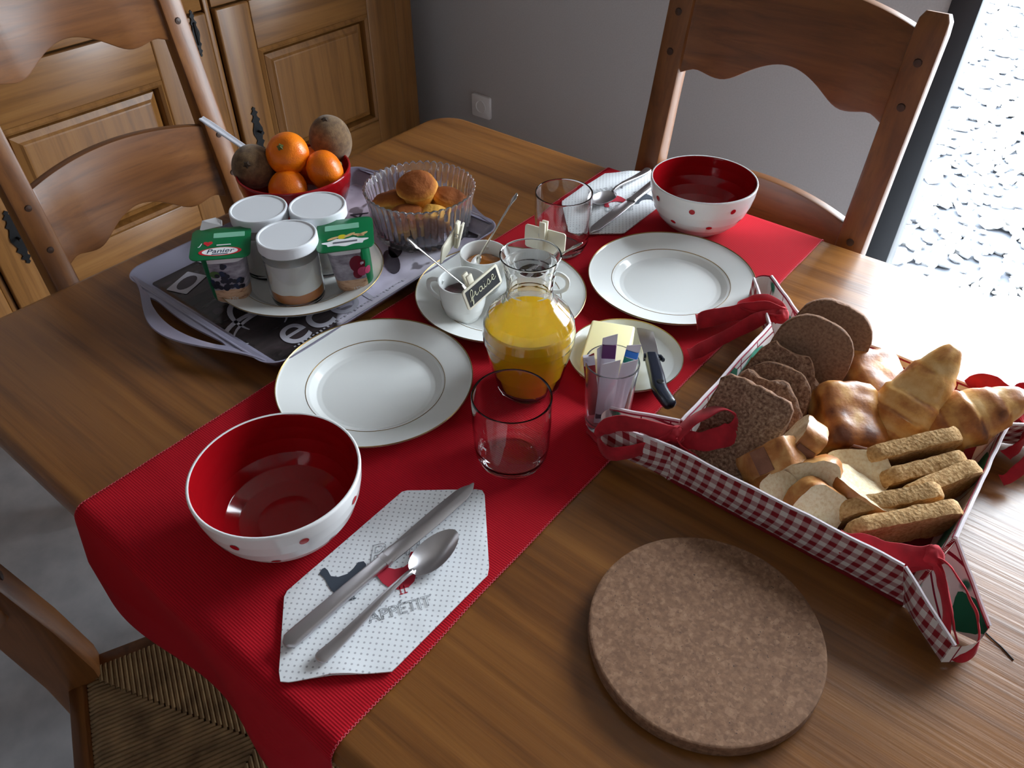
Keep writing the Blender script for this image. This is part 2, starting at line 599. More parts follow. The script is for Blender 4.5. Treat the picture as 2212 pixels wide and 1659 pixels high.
    def mesh(s, name, ms, smooth=40, fix=True, bevel=0, bseg=2, attr=None):
        me = bpy.data.meshes.new(name)
        me.from_pydata(s.v, [], s.f)
        for m in (ms if isinstance(ms, (list, tuple)) else [ms]):
            me.materials.append(MAT[m] if isinstance(m, str) else m)
        me.polygons.foreach_set('material_index', s.m)
        if fix or bevel:
            b = bmesh.new()
            b.from_mesh(me)
            if bevel:
                es = [e for e in b.edges if len(e.link_faces) == 2 and e.calc_face_angle(0) > R(25)]
                bmesh.ops.bevel(b, geom=es, offset=bevel, segments=bseg, profile=.5, affect='EDGES', clamp_overlap=True)
            bmesh.ops.recalc_face_normals(b, faces=b.faces[:])
            b.to_mesh(me)
            b.free()
        if attr:
            at = me.attributes.new(attr[0], 'FLOAT', 'POINT')
            at.data.foreach_set('value', attr[1])
        if smooth:
            me.shade_smooth()
            if smooth < 180:
                me.set_sharp_from_angle(angle=R(smooth))
        me.update()
        return me

    def build(s, name, ms, parent=None, loc=(0, 0, 0), rot=(0, 0, 0), **kw):
        o = bpy.data.objects.new(name, s.mesh(name, ms, **kw))
        COL.objects.link(o)
        o.location, o.rotation_euler = loc, rot
        if parent:
            o.parent = parent
        return o


def thing(name, label, cat, loc=(0, 0, 0), rot=(0, 0, 0), group=None):
    o = bpy.data.objects.new(name, None)
    o.empty_display_size = .05
    COL.objects.link(o)
    o.location, o.rotation_euler = loc, rot
    return tag(o, label, cat, group)


def tag(o, label, cat, group=None):
    o['label'], o['category'] = label, cat
    if group:
        o['group'] = group
    return o


def struct(o):
    o['kind'] = 'structure'
    return o


def dup(root, loc, rot, label, group=None):
    def cp(o, par):
        c = o.copy()
        COL.objects.link(c)
        c.parent = par
        for ch in o.children:
            cp(ch, c)
        return c
    c = cp(root, None)
    c.location, c.rotation_euler = loc, rot
    c['label'] = label
    if group:
        c['group'] = group
    return c


def text(name, body, size, mat, parent, loc, rot=(0, 0, 0), extrude=.0002, shear=0.0, outline=None, spacing=1.0):
    cu = bpy.data.curves.new(name, 'FONT')
    cu.body, cu.size, cu.extrude, cu.shear = body, size, extrude, shear
    cu.align_x, cu.align_y = 'CENTER', 'CENTER'
    cu.space_character = spacing
    if outline:
        cu.fill_mode = 'NONE'
        cu.bevel_depth = outline
        cu.bevel_resolution = 0
        cu.extrude = 0
    t = bpy.data.objects.new(name + '_tmp', cu)
    COL.objects.link(t)
    bpy.context.view_layer.update()
    me = bpy.data.meshes.new_from_object(t.evaluated_get(bpy.context.evaluated_depsgraph_get()))
    bpy.data.objects.remove(t)
    me.materials.clear()
    me.materials.append(MAT[mat])
    o = bpy.data.objects.new(name, me)
    COL.objects.link(o)
    o.location, o.rotation_euler, o.parent = loc, rot, parent
    return o


def catmull(pts, n=8):
    P = [Vector(p) for p in pts]
    out = []
    for i in range(len(P) - 1):
        p0, p1, p2, p3 = P[max(i - 1, 0)], P[i], P[i + 1], P[min(i + 2, len(P) - 1)]
        for k in range(n):
            t = k / n
            out.append(.5 * ((2 * p1) + (p2 - p0) * t + (2 * p0 - 5 * p1 + 4 * p2 - p3) * t * t + (3 * p1 - p0 - 3 * p2 + p3) * t ** 3))
    out.append(P[-1])
    return out


def rrect(w, h, r, n=6):
    pts = []
    for cx, cy, a0 in ((w / 2 - r, h / 2 - r, 0), (-w / 2 + r, h / 2 - r, pi / 2), (-w / 2 + r, -h / 2 + r, pi), (w / 2 - r, -h / 2 + r, 1.5 * pi)):
        for i in range(n + 1):
            a = a0 + pi / 2 * i / n
            pts.append((cx + r * cos(a), cy + r * sin(a)))
    return pts


def at(x, y, z=0.0):
    return (x, y, TZ + z)


rnd = random.Random(7)

# ================================================================== the room
def wall(name, x0, x1, y0, y1, z0, z1, mat='wall'):
    return struct(MB().box(x0, x1, y0, y1, z0, z1).build(name, mat, smooth=0))


H = 2.55
wl = wall('wall_back', -1.6, DOOR_X0 - .065, WALL_Y, WALL_Y + .2, 0, H)
for nm, a in (('lintel', (DOOR_X0 - .065, DOOR_X1 + .065, WALL_Y, WALL_Y + .2, DOOR_H + .065, H)), ('pier', (DOOR_X1 + .065, 3.7, WALL_Y, WALL_Y + .2, 0, H))):
    MB().box(*a).build('wall_section', 'wall', wl, smooth=0)
wall('wall_left', -1.6, -1.45, -3.4, WALL_Y, 0, H)
wall('wall_front', -1.6, 3.7, -3.4, -3.2, 0, H)
wall('wall_right', 3.5, 3.7, -3.4, WALL_Y, 0, H)
struct(MB().box(-1.6, 3.7, -3.4, 1.2, -.12, 0).build('floor', 'floor', smooth=0))
wall('ceiling', -1.6, 3.7, -3.4, 1.2, H, H + .12, 'ceil')
d = struct(bpy.data.objects.new('door_1', None))
COL.objects.link(d)
fy0, fy1 = WALL_Y - .012, WALL_Y + .085
for nm, a in (('jamb', (DOOR_X0 - .065, DOOR_X0, fy0, fy1, 0, DOOR_H + .065)), ('jamb', (DOOR_X1, DOOR_X1 + .065, fy0, fy1, 0, DOOR_H + .065)),
              ('head', (DOOR_X0, DOOR_X1, fy0, fy1, DOOR_H, DOOR_H + .065)), ('threshold', (DOOR_X0, DOOR_X1, fy0, fy1, 0, .025))):
    MB().box(*a).build(nm, 'alu', d, smooth=30, bevel=.004)
# outside
struct(MB().box(-6, 12, 1.2, 16, -.2, -.09).build('ground_outside', 'ground', smooth=0))
def gravel():
    rng = np.random.default_rng(3)
    ico = bmesh.new()
    bmesh.ops.create_icosphere(ico, subdivisions=1, radius=1)
    bv = np.array([v.co[:] for v in ico.verts])
    bf = np.array([[v.index for v in f.verts] for f in ico.faces])
    ico.free()
    n = 15000
    y = 1.25 + 6.0 * rng.random(n) ** 1.5
    x = -2.6 + 6.6 * rng.random(n)
    sz = rng.uniform(.016, .042, n) * (1 + .12 * (y - 1.2))
    V = np.empty((n, len(bv), 3))
    for i in range(n):
        q = rng.normal(size=(3, 3))
        q, _ = np.linalg.qr(q)
        s = np.array([1, rng.uniform(.6, .9), rng.uniform(.4, .65)])
        w = (bv * (1 + .18 * rng.normal(size=(len(bv), 1))) * s) @ q * sz[i]
        w[:, 2] *= .7
        V[i] = w + [x[i], y[i], -.085 + sz[i] * .25]
    F = (bf[None] + (np.arange(n) * len(bv))[:, None, None]).reshape(-1, 3)
    me = bpy.data.meshes.new('gravel')
    me.vertices.add(n * len(bv))
    me.vertices.foreach_set('co', V.reshape(-1))
    me.loops.add(F.size)
    me.loops.foreach_set('vertex_index', F.reshape(-1).astype(np.int32))
    me.polygons.add(len(F))
    me.polygons.foreach_set('loop_start', np.arange(0, F.size, 3, dtype=np.int32))
    me.update(calc_edges=True)
    me.materials.append(MAT['gravel'])
    o = bpy.data.objects.new('gravel', me)
    COL.objects.link(o)
    tag(o, 'pale crushed gravel on the ground beyond the open doorway', 'gravel')
    o['kind'] = 'stuff'


gravel()

# socket on the grey wall
so = thing('wall_socket', 'small square pale socket plate low on the grey wall', 'socket', (-.757, WALL_Y, TZ - .488))
MB().prism(rrect(.086, .082, .008), 0, .012).build('cover_plate', 'socket', so, rot=(R(90), 0, 0), smooth=30, bevel=.002)
MB().lathe([(0, .0125), (.019, .0125), (.021, .0145), (.023, .0145), (.0235, .012)], 24).build('inner_ring', 'socket', so, rot=(R(90), 0, 0))

# ================================================================== sideboard
def sideboard():
    CX = -.95
    c = thing('sideboard', 'tall golden oak sideboard with raised panel doors against the wall', 'sideboard', (CX, -.4, 0))
    y0, y1, top = -1.05, 1.262, 1.02     # local y (world = local - .4)
    MB().box(-.45, -.034, y0 + .02, y1 - .02, .10, top - .035).build('carcass', 'cab', c, smooth=30, bevel=.004)
    MB().box(-.45, .02, y0 - .015, y1 + .012, top - .035, top).build('worktop', 'cab_y', c, smooth=30, bevel=.010, bseg=3)
    MB().box(-.44, -.005, y0 + .03, y1 - .03, 0.0, .10).build('plinth', 'cab_y', c, smooth=30, bevel=.006)
    # face frame
    doors = [(-1.03, -.27), (-.25, .480), (.510, 1.178)]
    zb, zt = .15, .755
    ff = [(y0, doors[0][0] - .004), (doors[0][1] + .003, doors[1][0] - .003), (doors[1][1] + .007, doors[2][0] - .007), (doors[2][1] + .004, y1)]
    for a, b in ff:
        MB().box(-.02, .0, a, b, .10, top - .035).build('post', 'cab', c, smooth=30, bevel=.002)
    for (a, b) in doors:
        MB().box(-.02, .0, a, b, zt + .004, top - .035).build('upper_rail', 'cab_y', c, smooth=30, bevel=.002)
        MB().box(-.02, .0, a, b, .10, zb - .004).build('lower_rail', 'cab_y', c, smooth=30, bevel=.002)
        dr = MB().box(-.032, -.026, a + .03, b - .03, zb + .03, zt - .03).build('door', 'cab', c, smooth=0)
        sl = .110 if a > 0 else .12
        sr = .128 if a > 0 else .174
        pt = zt - .130
        pb = zb + .125
        for (p, q) in ((a, a + sl), (b - sr, b)):
            MB().box(-.010, .014, p, q, zb, zt).build('stile', 'cab', dr, smooth=30, bevel=.005, bseg=3)
        for (p, q) in ((zb, pb), (pt, zt)):
            MB().box(-.010, .0138, a + sl, b - sr, p, q).build('rail', 'cab_y', dr, smooth=30, bevel=.003, bseg=2)
        # moulded raised panel: sloping border and flat field
        ya, yb = a + sl, b - sr
        lev = [(0, .012), (.008, .019), (.015, .013), (.019, -.014), (.023, -.014), (.026, .000), (.040, .007), (.046, .012), (.050, .0125)]
        m = MB()
        vs, fs = [], []
        for (ins, xx) in lev:
            vs += [(xx, ya + ins, pb + ins), (xx, yb - ins, pb + ins), (xx, yb - ins, pt - ins), (xx, ya + ins, pt - ins)]
        for l in range(len(lev) - 1):
            for k in range(4):
                fs.append((l * 4 + k, l * 4 + (k + 1) % 4, l * 4 + 4 + (k + 1) % 4, l * 4 + 4 + k))
        L = 4 * (len(lev) - 1)
        fs.append((L, L + 1, L + 2, L + 3))
        m.add(vs, fs).build('raised_panel', 'cab', dr, smooth=0)
    # ornate iron escutcheons
    half = [(0, .075), (.006, .070), (.004, .064), (.012, .056), (.006, .050), (.007, .044), (.015, .034), (.009, .027), (.012, .018), (.017, .006), (.017, -.006), (.012, -.018), (.009, -.027), (.015, -.034), (.007, -.044), (.006, -.050), (.012, -.056), (.004, -.064), (.006, -.070), (0, -.075)]
    poly = half + [(-a, b) for a, b in half[-2:0:-1]]
    for (ly, lz, key) in ((.560, .40, True), (-.185, .375, True)):
        e = MB().prism(poly, 0, .003).build('escutcheon', 'iron', c, (.0145, ly, lz), (R(90), 0, R(90)), smooth=0)
        e['label'] = 'black ornate iron keyhole plate'
        MB().lathe([(0, .003), (.004, .003), (.004, .020), (.0055, .020), (.0055, .024), (0, .024)], 10).build('key', 'iron', e, smooth=30)
    hp = [(x * .62, y * .80) for x, y in poly]
    for ly, lz in ((.436, .712), (-.262, .71)):
        e = MB().prism(hp, 0, .004).build('hinge', 'iron', c, (.0145, ly, lz), (R(90), 0, R(90)), smooth=0)
        e['label'] = 'black forged hinge plate'
        MB().lathe([(0, -.03), (.004, -.028), (.004, .028), (0, .03)], 10).build('hinge_pin', 'iron', e, rot=(R(-90), 0, 0), loc=(0, 0, .004))
    return c


sideboard()

# ================================================================== table
def table():
    t = thing('dining_table', 'large varnished oak dining table with rounded corners', 'table', (0, 0, 0))
    X1, D, th = 1.9, 1.022, .036
    m = MB()
    base = [(x + X1 / 2, y - D / 2) for x, y in rrect(X1, D, .055, 10)]
    cen = (X1 / 2, -D / 2)
    def inset(k):
        out = []
        for x, y in base:
            dx, dy = cen[0] - x, cen[1] - y
            out.append((x + k * (1 if dx > 0 else -1) * min(1, abs(dx) / .06), y + k * (1 if dy > 0 else -1) * min(1, abs(dy) / .06)))
        return out
    lev = [(.010, -th), (.002, -th + .004), (0, -th + .010), (0, -.012), (.0025, -.005), (.0075, -.0012), (.014, 0)]
    n = len(base)
    vs = []
    for k, z in lev:
        vs += [(x, y, TZ + z) for x, y in inset(k)]
    fs = []
    for l in range(len(lev) - 1):
        for i in range(n):
            j = (i + 1) % n
            fs.append((l * n + i, l * n + j, (l + 1) * n + j, (l + 1) * n + i))
    fs.append(tuple(range(n))[::-1])
    fs.append(tuple((len(lev) - 1) * n + i for i in range(n)))
    m.add(vs, fs).build('table_top', 'table', t, smooth=30)
    a = .11
    for (x0, x1, y0, y1) in ((a, X1 - a, -.12, -.095), (a, X1 - a, -D + .095, -D + .12), (.095, .12, -D + a, -a), (X1 - .12, X1 - .095, -D + a, -a)):
        MB().box(x0, x1, y0, y1, TZ - th - .10, TZ - th).build('apron', 'table', t, smooth=30, bevel=.003)
    for lx in (.09, X1 - .16):
        for ly in (-.16, -D + .09):
            mm = MB()
            q = .035
            vs = []
            for z, w in ((0, .022), (.03, .026), (TZ - .25, .034), (TZ - .16, .036), (TZ - th, .036)):
                vs += [(-w, -w, z), (w, -w, z), (w, w, z), (-w, w, z)]
            fs = [(3, 2, 1, 0), (16, 17, 18, 19)]
            for l in range(4):
                for k in range(4):
                    fs.append((l * 4 + k, l * 4 + (k + 1) % 4, l * 4 + 4 + (k + 1) % 4, l * 4 + 4 + k))
            mm.add(vs, fs).build('leg', 'chair', t, (lx + q, ly + q, 0), smooth=30, bevel=.004)
    return t


table()

# ================================================================== chairs
def chair_proto():
    c = thing('dining_chair', 'x', 'chair')
    HW, PW, PD = .1905, .044, .034
    def by(z):                              # lean of the back
        return 0.0 if z < .46 else -.10 * ((z - .46) / .6) ** 1.15
    for sx in (-1, 1):
        path = [(sx * HW, by(z), z) for z in (0, .2, .40, .47, .56, .66, .76, .86, .97, 1.040)]
        m = MB()
        sec = [(x, y) for x, y in rrect(PW, PD, .005, 2)]
        m.sweep(path + [(sx * HW, by(1.055), 1.057), (sx * HW, by(1.065), 1.066)], sec, up=(0, 1, 0),
                scale=lambda t: (1, float(np.interp(t * 11, [0, 1, 2, 3, 4, 5, 6, 7], [1.2, 1.3, 1.6, 1.75, 1.7, 1.45, 1.15, 1]))) if t < .9 else (.93 if t < .98 else .70))
        m.build('back_post', 'chair', c, smooth=40)
        m = MB()
        m.sweep([(sx * .215, .385, 0), (sx * .215, .385, .2), (sx * .215, .385, .445), (sx * .215, .385, .462)], rrect(.042, .042, .006, 2), up=(0, 1, 0), scale=lambda t: .75 + .25 * min(1, t * 2)).build('front_leg', 'chair', c, smooth=40)
        MB().box(sx * .196 - .012, sx * .196 + .012, .01, .375, .405, .452).build('side_rail', 'chair', c, smooth=30, bevel=.006)
        for z in (.16, .27):
            MB().tube([(sx * .195, .0, z), (sx * .203, .2, z), (sx * .212, .38, z)], .011, 8).build('stretcher', 'chair', c)
    MB().box(-.2, .2, .375, .397, .405, .452).build('front_rail', 'chair_x', c, smooth=30, bevel=.006)
    MB().box(-.19, .19, -.012, .012, .405, .452).build('back_rail', 'chair_x', c, smooth=30, bevel=.006)
    MB().tube([(-.212, .385, .21), (.212, .385, .21)], .012, 8).build('stretcher', 'chair', c)

    def slat(top, bot, n=44, t=.020, bow=.022):
        m = MB()
        W = HW - PW / 2 + .004
        vs = []
        for i in range(n + 1):
            u = i / n * 2 - 1
            x = u * W
            zt, zb = top(u), bot(u)
            b = -bow * (1 - u * u)
            for (z, e) in ((zb, -1), (zb, 1), (zt, 1), (zt, -1)):
                vs.append((x, by(z) + b + e * t / 2, z))
        fs = [(0, 1, 2, 3), tuple(4 * n + k for k in (3, 2, 1, 0))]
        for i in range(n):
            for k in range(4):
                fs.append((i * 4 + k, i * 4 + (k + 1) % 4, i * 4 + 4 + (k + 1) % 4, i * 4 + 4 + k))
        m.add(vs, fs)
        return m.build('back_slat', 'chair_x', c, smooth=30, bevel=.003)
    wavy = lambda base, amp: (lambda u: base + amp * (.55 * math.exp(-(u / .42) ** 2) * 1.5 - .22 * math.exp(-((abs(u) - .55) / .18) ** 2) + .10 * math.exp(-((abs(u) - .86) / .12) ** 2) - .25 * max(0, abs(u) - .85) * 4))
    slat(lambda u: 1.044 + .024 * (1 - u * u), wavy(.918, .044))
    slat(lambda u: .760 + .020 * (1 - u * u), wavy(.622, .046))
    for sx in (-1, 1):
        for z in (1.005, .945, .74, .665):
            MB().lathe([(0, .003), (.0055, .002), (.0065, 0)], 10).build('peg', 'peg', c, (sx * HW, by(z) + PD / 2 * float(np.interp(z, [.56, .66, .76, .86], [1.7, 1.45, 1.15, 1])) - .0004, z), (R(-90), 0, 0))
    # rush seat: four fields of cord meeting on the diagonals
    W2, D2, zs = .184, .366, .452
    y0 = .008
    MB().box(-.184, .184, .012, .375, .425, .449).build('seat_pad', 'rush', c, smooth=0)
    m = MB()
    sec = [(.0033 * cos(a), .0030 * sin(a)) for a in (0, pi / 3, 2 * pi / 3, pi, 4 * pi / 3, 5 * pi / 3)]
    nc = 31
    for i in range(nc):
        f = (i + .5) / nc
        d = f * W2 * .985
        ym = y0 + D2 / 2
        # side fields: cords run along y edges -> towards diagonal
        for sx in (-1, 1):
            e = d * (D2 / 2) / W2
            xx = sx * d
            zz = zs - .004 * math.exp(-(1 - f) * 5)
            m.sweep([(xx, y0, zs - .006), (xx, y0 + .012, zz), (xx, ym - e, zz - .001)], sec)
            m.sweep([(xx, y0 + D2, zs - .006), (xx, y0 + D2 - .012, zz), (xx, ym + e, zz - .001)], sec)
        e2 = f * D2 / 2
        xw = W2 * f
        for sy in (-1, 1):
            for sx in (-1, 1):
                m.sweep([(sx * (W2 + .012), ym + sy * e2, zs - .008), (sx * W2, ym + sy * e2, zs), (sx * xw, ym + sy * e2, zs - .001)], sec)
    o = m.build('rush_weave', 'rush', c, smooth=60)
    o['kind'] = 'stuff'
    return c


ch = chair_proto()
# far chair: back at world y .15, faces the table (-Y)
ch.location, ch.rotation_euler = (.651, .010, 0), (0, 0, pi)
ch['label'] = 'oak chair with wavy slats behind the dotted bowl near the doorway'
ch['group'] = 'oak ladder back chairs'
dup(ch, (-.262, -.540, 0), (0, 0, R(-90)), 'oak chair drawn up at the table end beside the sideboard', 'oak ladder back chairs')
_ang = R(-25)
_hx, _hy = -.1905 * cos(_ang), -.1905 * sin(_ang)
dup(ch, (.345 - _hx, -1.10 - _hy, 0), (0, 0, _ang), 'oak rush seated chair pushed under the hanging end of the red runner', 'oak ladder back chairs')

# ================================================================== table runner
def runner():
    x0, x1 = .409, .8095
    hang_far, hang_near = .13, .150
    yn = -1.022
    prof = []                                     # (arc, y, z)
    r = .016
    L = hang_far + r * pi / 2 + 1.022 - 2 * r + .004 + r * pi / 2 + hang_near
    def P(s):
        if s < hang_far:
            return (.0035, -r - hang_far + s)
        s -= hang_far
        if s < r * pi / 2:
            a = s / r
            return (.0035 - r + r * cos(a), -r + r * sin(a))
        s -= r * pi / 2
        fl = 1.022 - 2 * r + .007
        if s < fl:
            return (.0035 - r - s, 0)
        s -= fl
        ye = .0035 - r - fl
        if s < r * pi / 2:
            a = s / r
            return (ye - r * sin(a), -r + r * cos(a))
        s -= r * pi / 2
        return (ye - r, -r - s)
    m = MB()
    def f(u, v):
        x = x0 + (x1 - x0) * u
        s = v * L
        y, z = P(s)
        z += .0016
        wob = mnoise.noise(Vector((s * 14, u * .8, 1.3)))
        edge = (abs(u - .5) * 2) ** 6
        x += .0022 * mnoise.noise(Vector((s * 9, 5 * u, 0))) * edge
        if y < -.84 and z > -.01:                 # soft waves near the front edge
            k = min(1, (-.84 - y) / .10)
            z += .004 * k * max(0, mnoise.noise(Vector((x * 5 + 3, y * 17, 2)))) * max(0, 1 - u * 1.6)
        if z < -.012:
            h = min(1, (-.012 - z) / .08)
            if y < -.5:
                y += -.010 * h * sin(u * 9.5 + .6) * (1 - .2 * u) - .004 * h
                z += .018 * h * sin(u * 6 + 1.0)
                x += .012 * h * sin(u * 5)
            else:
                y += .006 * h * sin(u * 11)
        z += .0008 * wob * (1 if z > -.01 else 0) * edge
        return (x, y, TZ + z)
    nu, nv = 64, 320
    m.grid(f, nu, nv)
    n = len(m.v)
    top, tf = list(m.v), list(m.f)
    me = m.mesh('table_runner', 'runner', smooth=180, fix=False, attr=('arc', [j / nv * L for i in range(nu + 1) for j in range(nv + 1)]))
    o = bpy.data.objects.new('table_runner', me)
    COL.objects.link(o)
    md = o.modifiers.new('thick', 'SOLIDIFY')
    md.thickness, md.offset = .0014, 0
    tag(o, 'red ribbed cloth runner laid across the table and hanging over its edge', 'table runner')
    # overcast selvedge stitches along both long edges
    for u in (0.0, 1.0):
        pts = []
        N = 1400
        for i in range(N):
            a = Vector(f(u, i / (N - 1)))
            d = (1 if u > .5 else -1)
            k = i % 4
            pts.append(a + Vector((d * (.0002 if k in (0, 3) else -.0010), 0, .0009 if k in (1, 2) else .0003)))
        MB().tube(pts, .00042, 5).build('edge_stitching', 'stitch', o)


runner()

# ================================================================== plates
def plate(name, label, loc, rr=.118, h=.022, group='gold rimmed white plates', small=False):
    k = rr / .118
    p = [(0, .0035), (.066, .0035), (.072, .0045), (.080, .0105), (.085, .0125), (.100, .0165), (.1155, .0205), (.118, .0222), (.1182, .0210), (.1165, .0190), (.100, .0130), (.085, .0085), (.076, .0030), (.074, .0), (.071, .0), (.069, .0020), (0, .0020)]
    if small:
        p = [(0, .0035), (.050, .0035), (.060, .0050), (.080, .0090), (.100, .0150), (.1150, .0245), (.118, .0275), (.1183, .0262), (.1165, .0232), (.100, .0120), (.080, .0055), (.064, .0020), (.062, 0), (.058, 0), (.056, .0015), (0, .0018)]
    p = [(a * k, b * (h / .0222 if not small else h / .0275)) for a, b in p]
    o = MB().lathe(p, 96).build(name, 'china', None, loc, smooth=50)
    tag(o, label, 'plate', group)
    zr = max(b for a, b in p)
    MB().lathe([(rr * 1.0018, zr - .0010), (rr * 1.0025, zr + .0000), (rr * .998, zr + .0006), (rr * .9915, zr - .0004), (rr * .9925, zr - .0012)], 96, closed=True).build('gold_rim', 'gold', o)
    if not small:
        zz = .0123 * h / .0222
        MB().lathe([(.0834 * k, zz - .0006), (.0838 * k, zz + .00035), (.0841 * k, zz + .00035), (.0844 * k, zz - .0006)], 96, closed=True).build('gold_line', 'gold', o)
    return o


plate('dinner_plate', 'empty white plate with gold rim between the tray and the tumbler', at(.522, -.694, .0022))
plate('dinner_plate', 'empty white plate with gold rim in front of the far dotted bowl', at(.689, -.275, .0022))
plate('dinner_plate', 'white plate with gold rim carrying the three jam cups', at(.524, -.4565, .0022))
plate('dinner_plate', 'white plate with gold rim under the yogurt jars on the tray', at(.268, -.596, .0062))
plate('saucer', 'small white saucer with gold rim holding butter and a knife', at(.731, -.462, .0022), .0722, .018, None, True)

# ================================================================== dotted bowls
def bowl(label, loc, rotz, dots=True, outer='china_w', k=1.0, name='breakfast_bowl', group='red and white bowls'):
    out = [(.036, .0), (.040, .0), (.043, .003), (.054, .011), (.064, .022), (.072, .035), (.0775, .050), (.0805, .064), (.0820, .078)]
    ins = [(.0785, .0785), (.0770, .064), (.0740, .050), (.0685, .036), (.0600, .023), (.048, .0135), (.030, .009), (0, .008)]
    prof = [(0, .003), (.033, .003)] + out + [(.0818, .0802), (.0803, .0810), (.0790, .0803)]
    prof = [(a * k, b * k) for a, b in prof]
    o = MB().lathe(prof, 80).build(name, outer, None, loc, (0, 0, rotz), smooth=60)
    tag(o, label, 'bowl', group)
    MB().lathe([(a * k, b * k) for a, b in [(.0790, .0803)] + ins], 80).build('red_interior', 'redglaze', o, smooth=60)
    if dots:
        zs = [b for a, b in out]
        rs = [a for a, b in out]
        def surf(ang, z):
            r = float(np.interp(z, zs, rs)) + .0005
            return Vector((r * cos(ang), r * sin(ang), z))
        for row, (z, n, ph) in enumerate(((.063, 8, 0), (.034, 8, .5))):
            for i in range(n):
                a = 2 * pi * (i + ph) / n
                m = MB()
                vs = [surf(a, z)]
                R0 = .0046
                for ring in (.5, 1):
                    for q in range(14):
                        t = 2 * pi * q / 14
                        rr = float(np.interp(z, zs, rs))
                        dz = R0 * ring * sin(t) * (.95 if row == 0 else .72)
                        vs.append(surf(a + R0 * ring * cos(t) / rr, z + dz))
                fs = [(0, 1 + q, 1 + (q + 1) % 14) for q in range(14)] + [(1 + q, 15 + q, 15 + (q + 1) % 14, 1 + (q + 1) % 14) for q in range(14)]
                m.add(vs, fs).build('painted_dot', 'dot', o, fix=False)
    return o


bowl('white bowl with red dots and red inside in front of the near plate', at(.602, -.894, .0022), R(-22))
bowl('white bowl with red dots and red inside beside the far folded napkin', at(.632, -.091, .0022), R(-73))

# ================================================================== drinking glasses
def tumbler(label, loc):
    o = MB().lathe([(0, .0015), (.026, .0010), (.0285, .0), (.0315, .0006), (.0365, .006), (.0400, .016), (.0415, .028), (.0425, .060), (.0425, .0935), (.0421, .0950), (.0410, .0950), (.0403, .0935),
                    (.0403, .060), (.0393, .029), (.0378, .018), (.0345, .0095), (.0290, .0065), (0, .0060)], 96).build('glass_tumbler', 'glass', None, loc, smooth=60)
    return tag(o, label, 'glass', 'clear straight tumblers')


tumbler('empty clear tumbler standing in front of the juice carafe', at(.722, -.680, .0024))
tumbler('empty clear tumbler standing behind the jam cups near the napkin', at(.505, -.286, .0024))

# ================================================================== carafe
def carafe():
    t = thing('juice_carafe', 'clear glass carafe with a flared neck filled with orange juice', 'carafe', at(.659, -.569, .0024))
    out = [(0, .002), (.030, .0015), (.034, 0), (.0375, .0015), (.0395, .006), (.0450, .030), (.0505, .055), (.0540, .074), (.0545, .084), (.0530, .096), (.0475, .108), (.0395, .117), (.0320, .125), (.0275, .133), (.0258, .141), (.0262, .150), (.0280, .163), (.0305, .174), (.0338, .1845)]
    rim = [(.0340, .1855), (.0332, .1862), (.0322, .1855)]
    ins = [(.0285, .173), (.0260, .162), (.0243, .150), (.0239, .141), (.0256, .132), (.0302, .1235), (.0380, .1152), (.0458, .1065), (.0510, .0950), (.0524, .084), (.0519, .0745), (.0484, .055), (.0429, .030), (.0375, .010), (.034, .0065), (0, .006)]
    MB().lathe(out + rim + ins, 96).build('carafe_glass', 'glass', t, smooth=60)
    ju = [(0, .0064), (.0338, .0069), (.0370, .0104), (.0425, .030), (.0480, .055), (.0515, .0745), (.0520, .084), (.0507, .0945), (.0500, .0970), (0, .0970)]
    MB().lathe(ju, 96).build('orange_juice', 'juice', t, smooth=60)


carafe()

# ================================================================== cutlery
def knife(label, loc, rotz):
    """blade along +Y, handle along -Y, lying flat; origin at the joint."""
    t = thing('table_knife', label, 'knife', loc, (0, 0, rotz), 'steel table knives')
    bl = []
    N = 26
    for i in range(N + 1):
        u = i / N
        y = u * .128
        w = .0085 + .0018 * sin(pi * u) - (.0 if u < .82 else .0085 * ((u - .82) / .18) ** 2.2)
        bl.append((y, w))
    poly = [(w * (.95), y) for y, w in bl] + [(-max(w * .95 - (.0 if u < .1 else .001), .0015), y) for (y, w), u in reversed(list(zip(bl, [i / N for i in range(N + 1)])))]
    MB().slab([(x, y - .06) for x, y in poly], .0016, edge=.3, inset=.05).build('blade', 'steel', t, (0, .06, .0030), smooth=60)
    MB().sweep([(0, -.002 - .118 * u, .0035 + .0006 * sin(pi * u)) for u in [i / 24 for i in range(25)]], rrect(.0165, .0065, .0028, 3), up=(0, 0, 1),
               scale=lambda u: ((.86 + .18 * u) * (1 if u < .93 else max(.35, math.sqrt(max(0.05, 1 - ((u - .93) / .075) ** 2)))), 1 if u < .97 else .8)).build('handle', 'steel', t, smooth=60)
    MB().sweep([(0, .002, .0035), (0, -.004, .0035)], rrect(.0168, .0072, .003, 3)).build('bolster', 'steel', t, smooth=60)
    return t


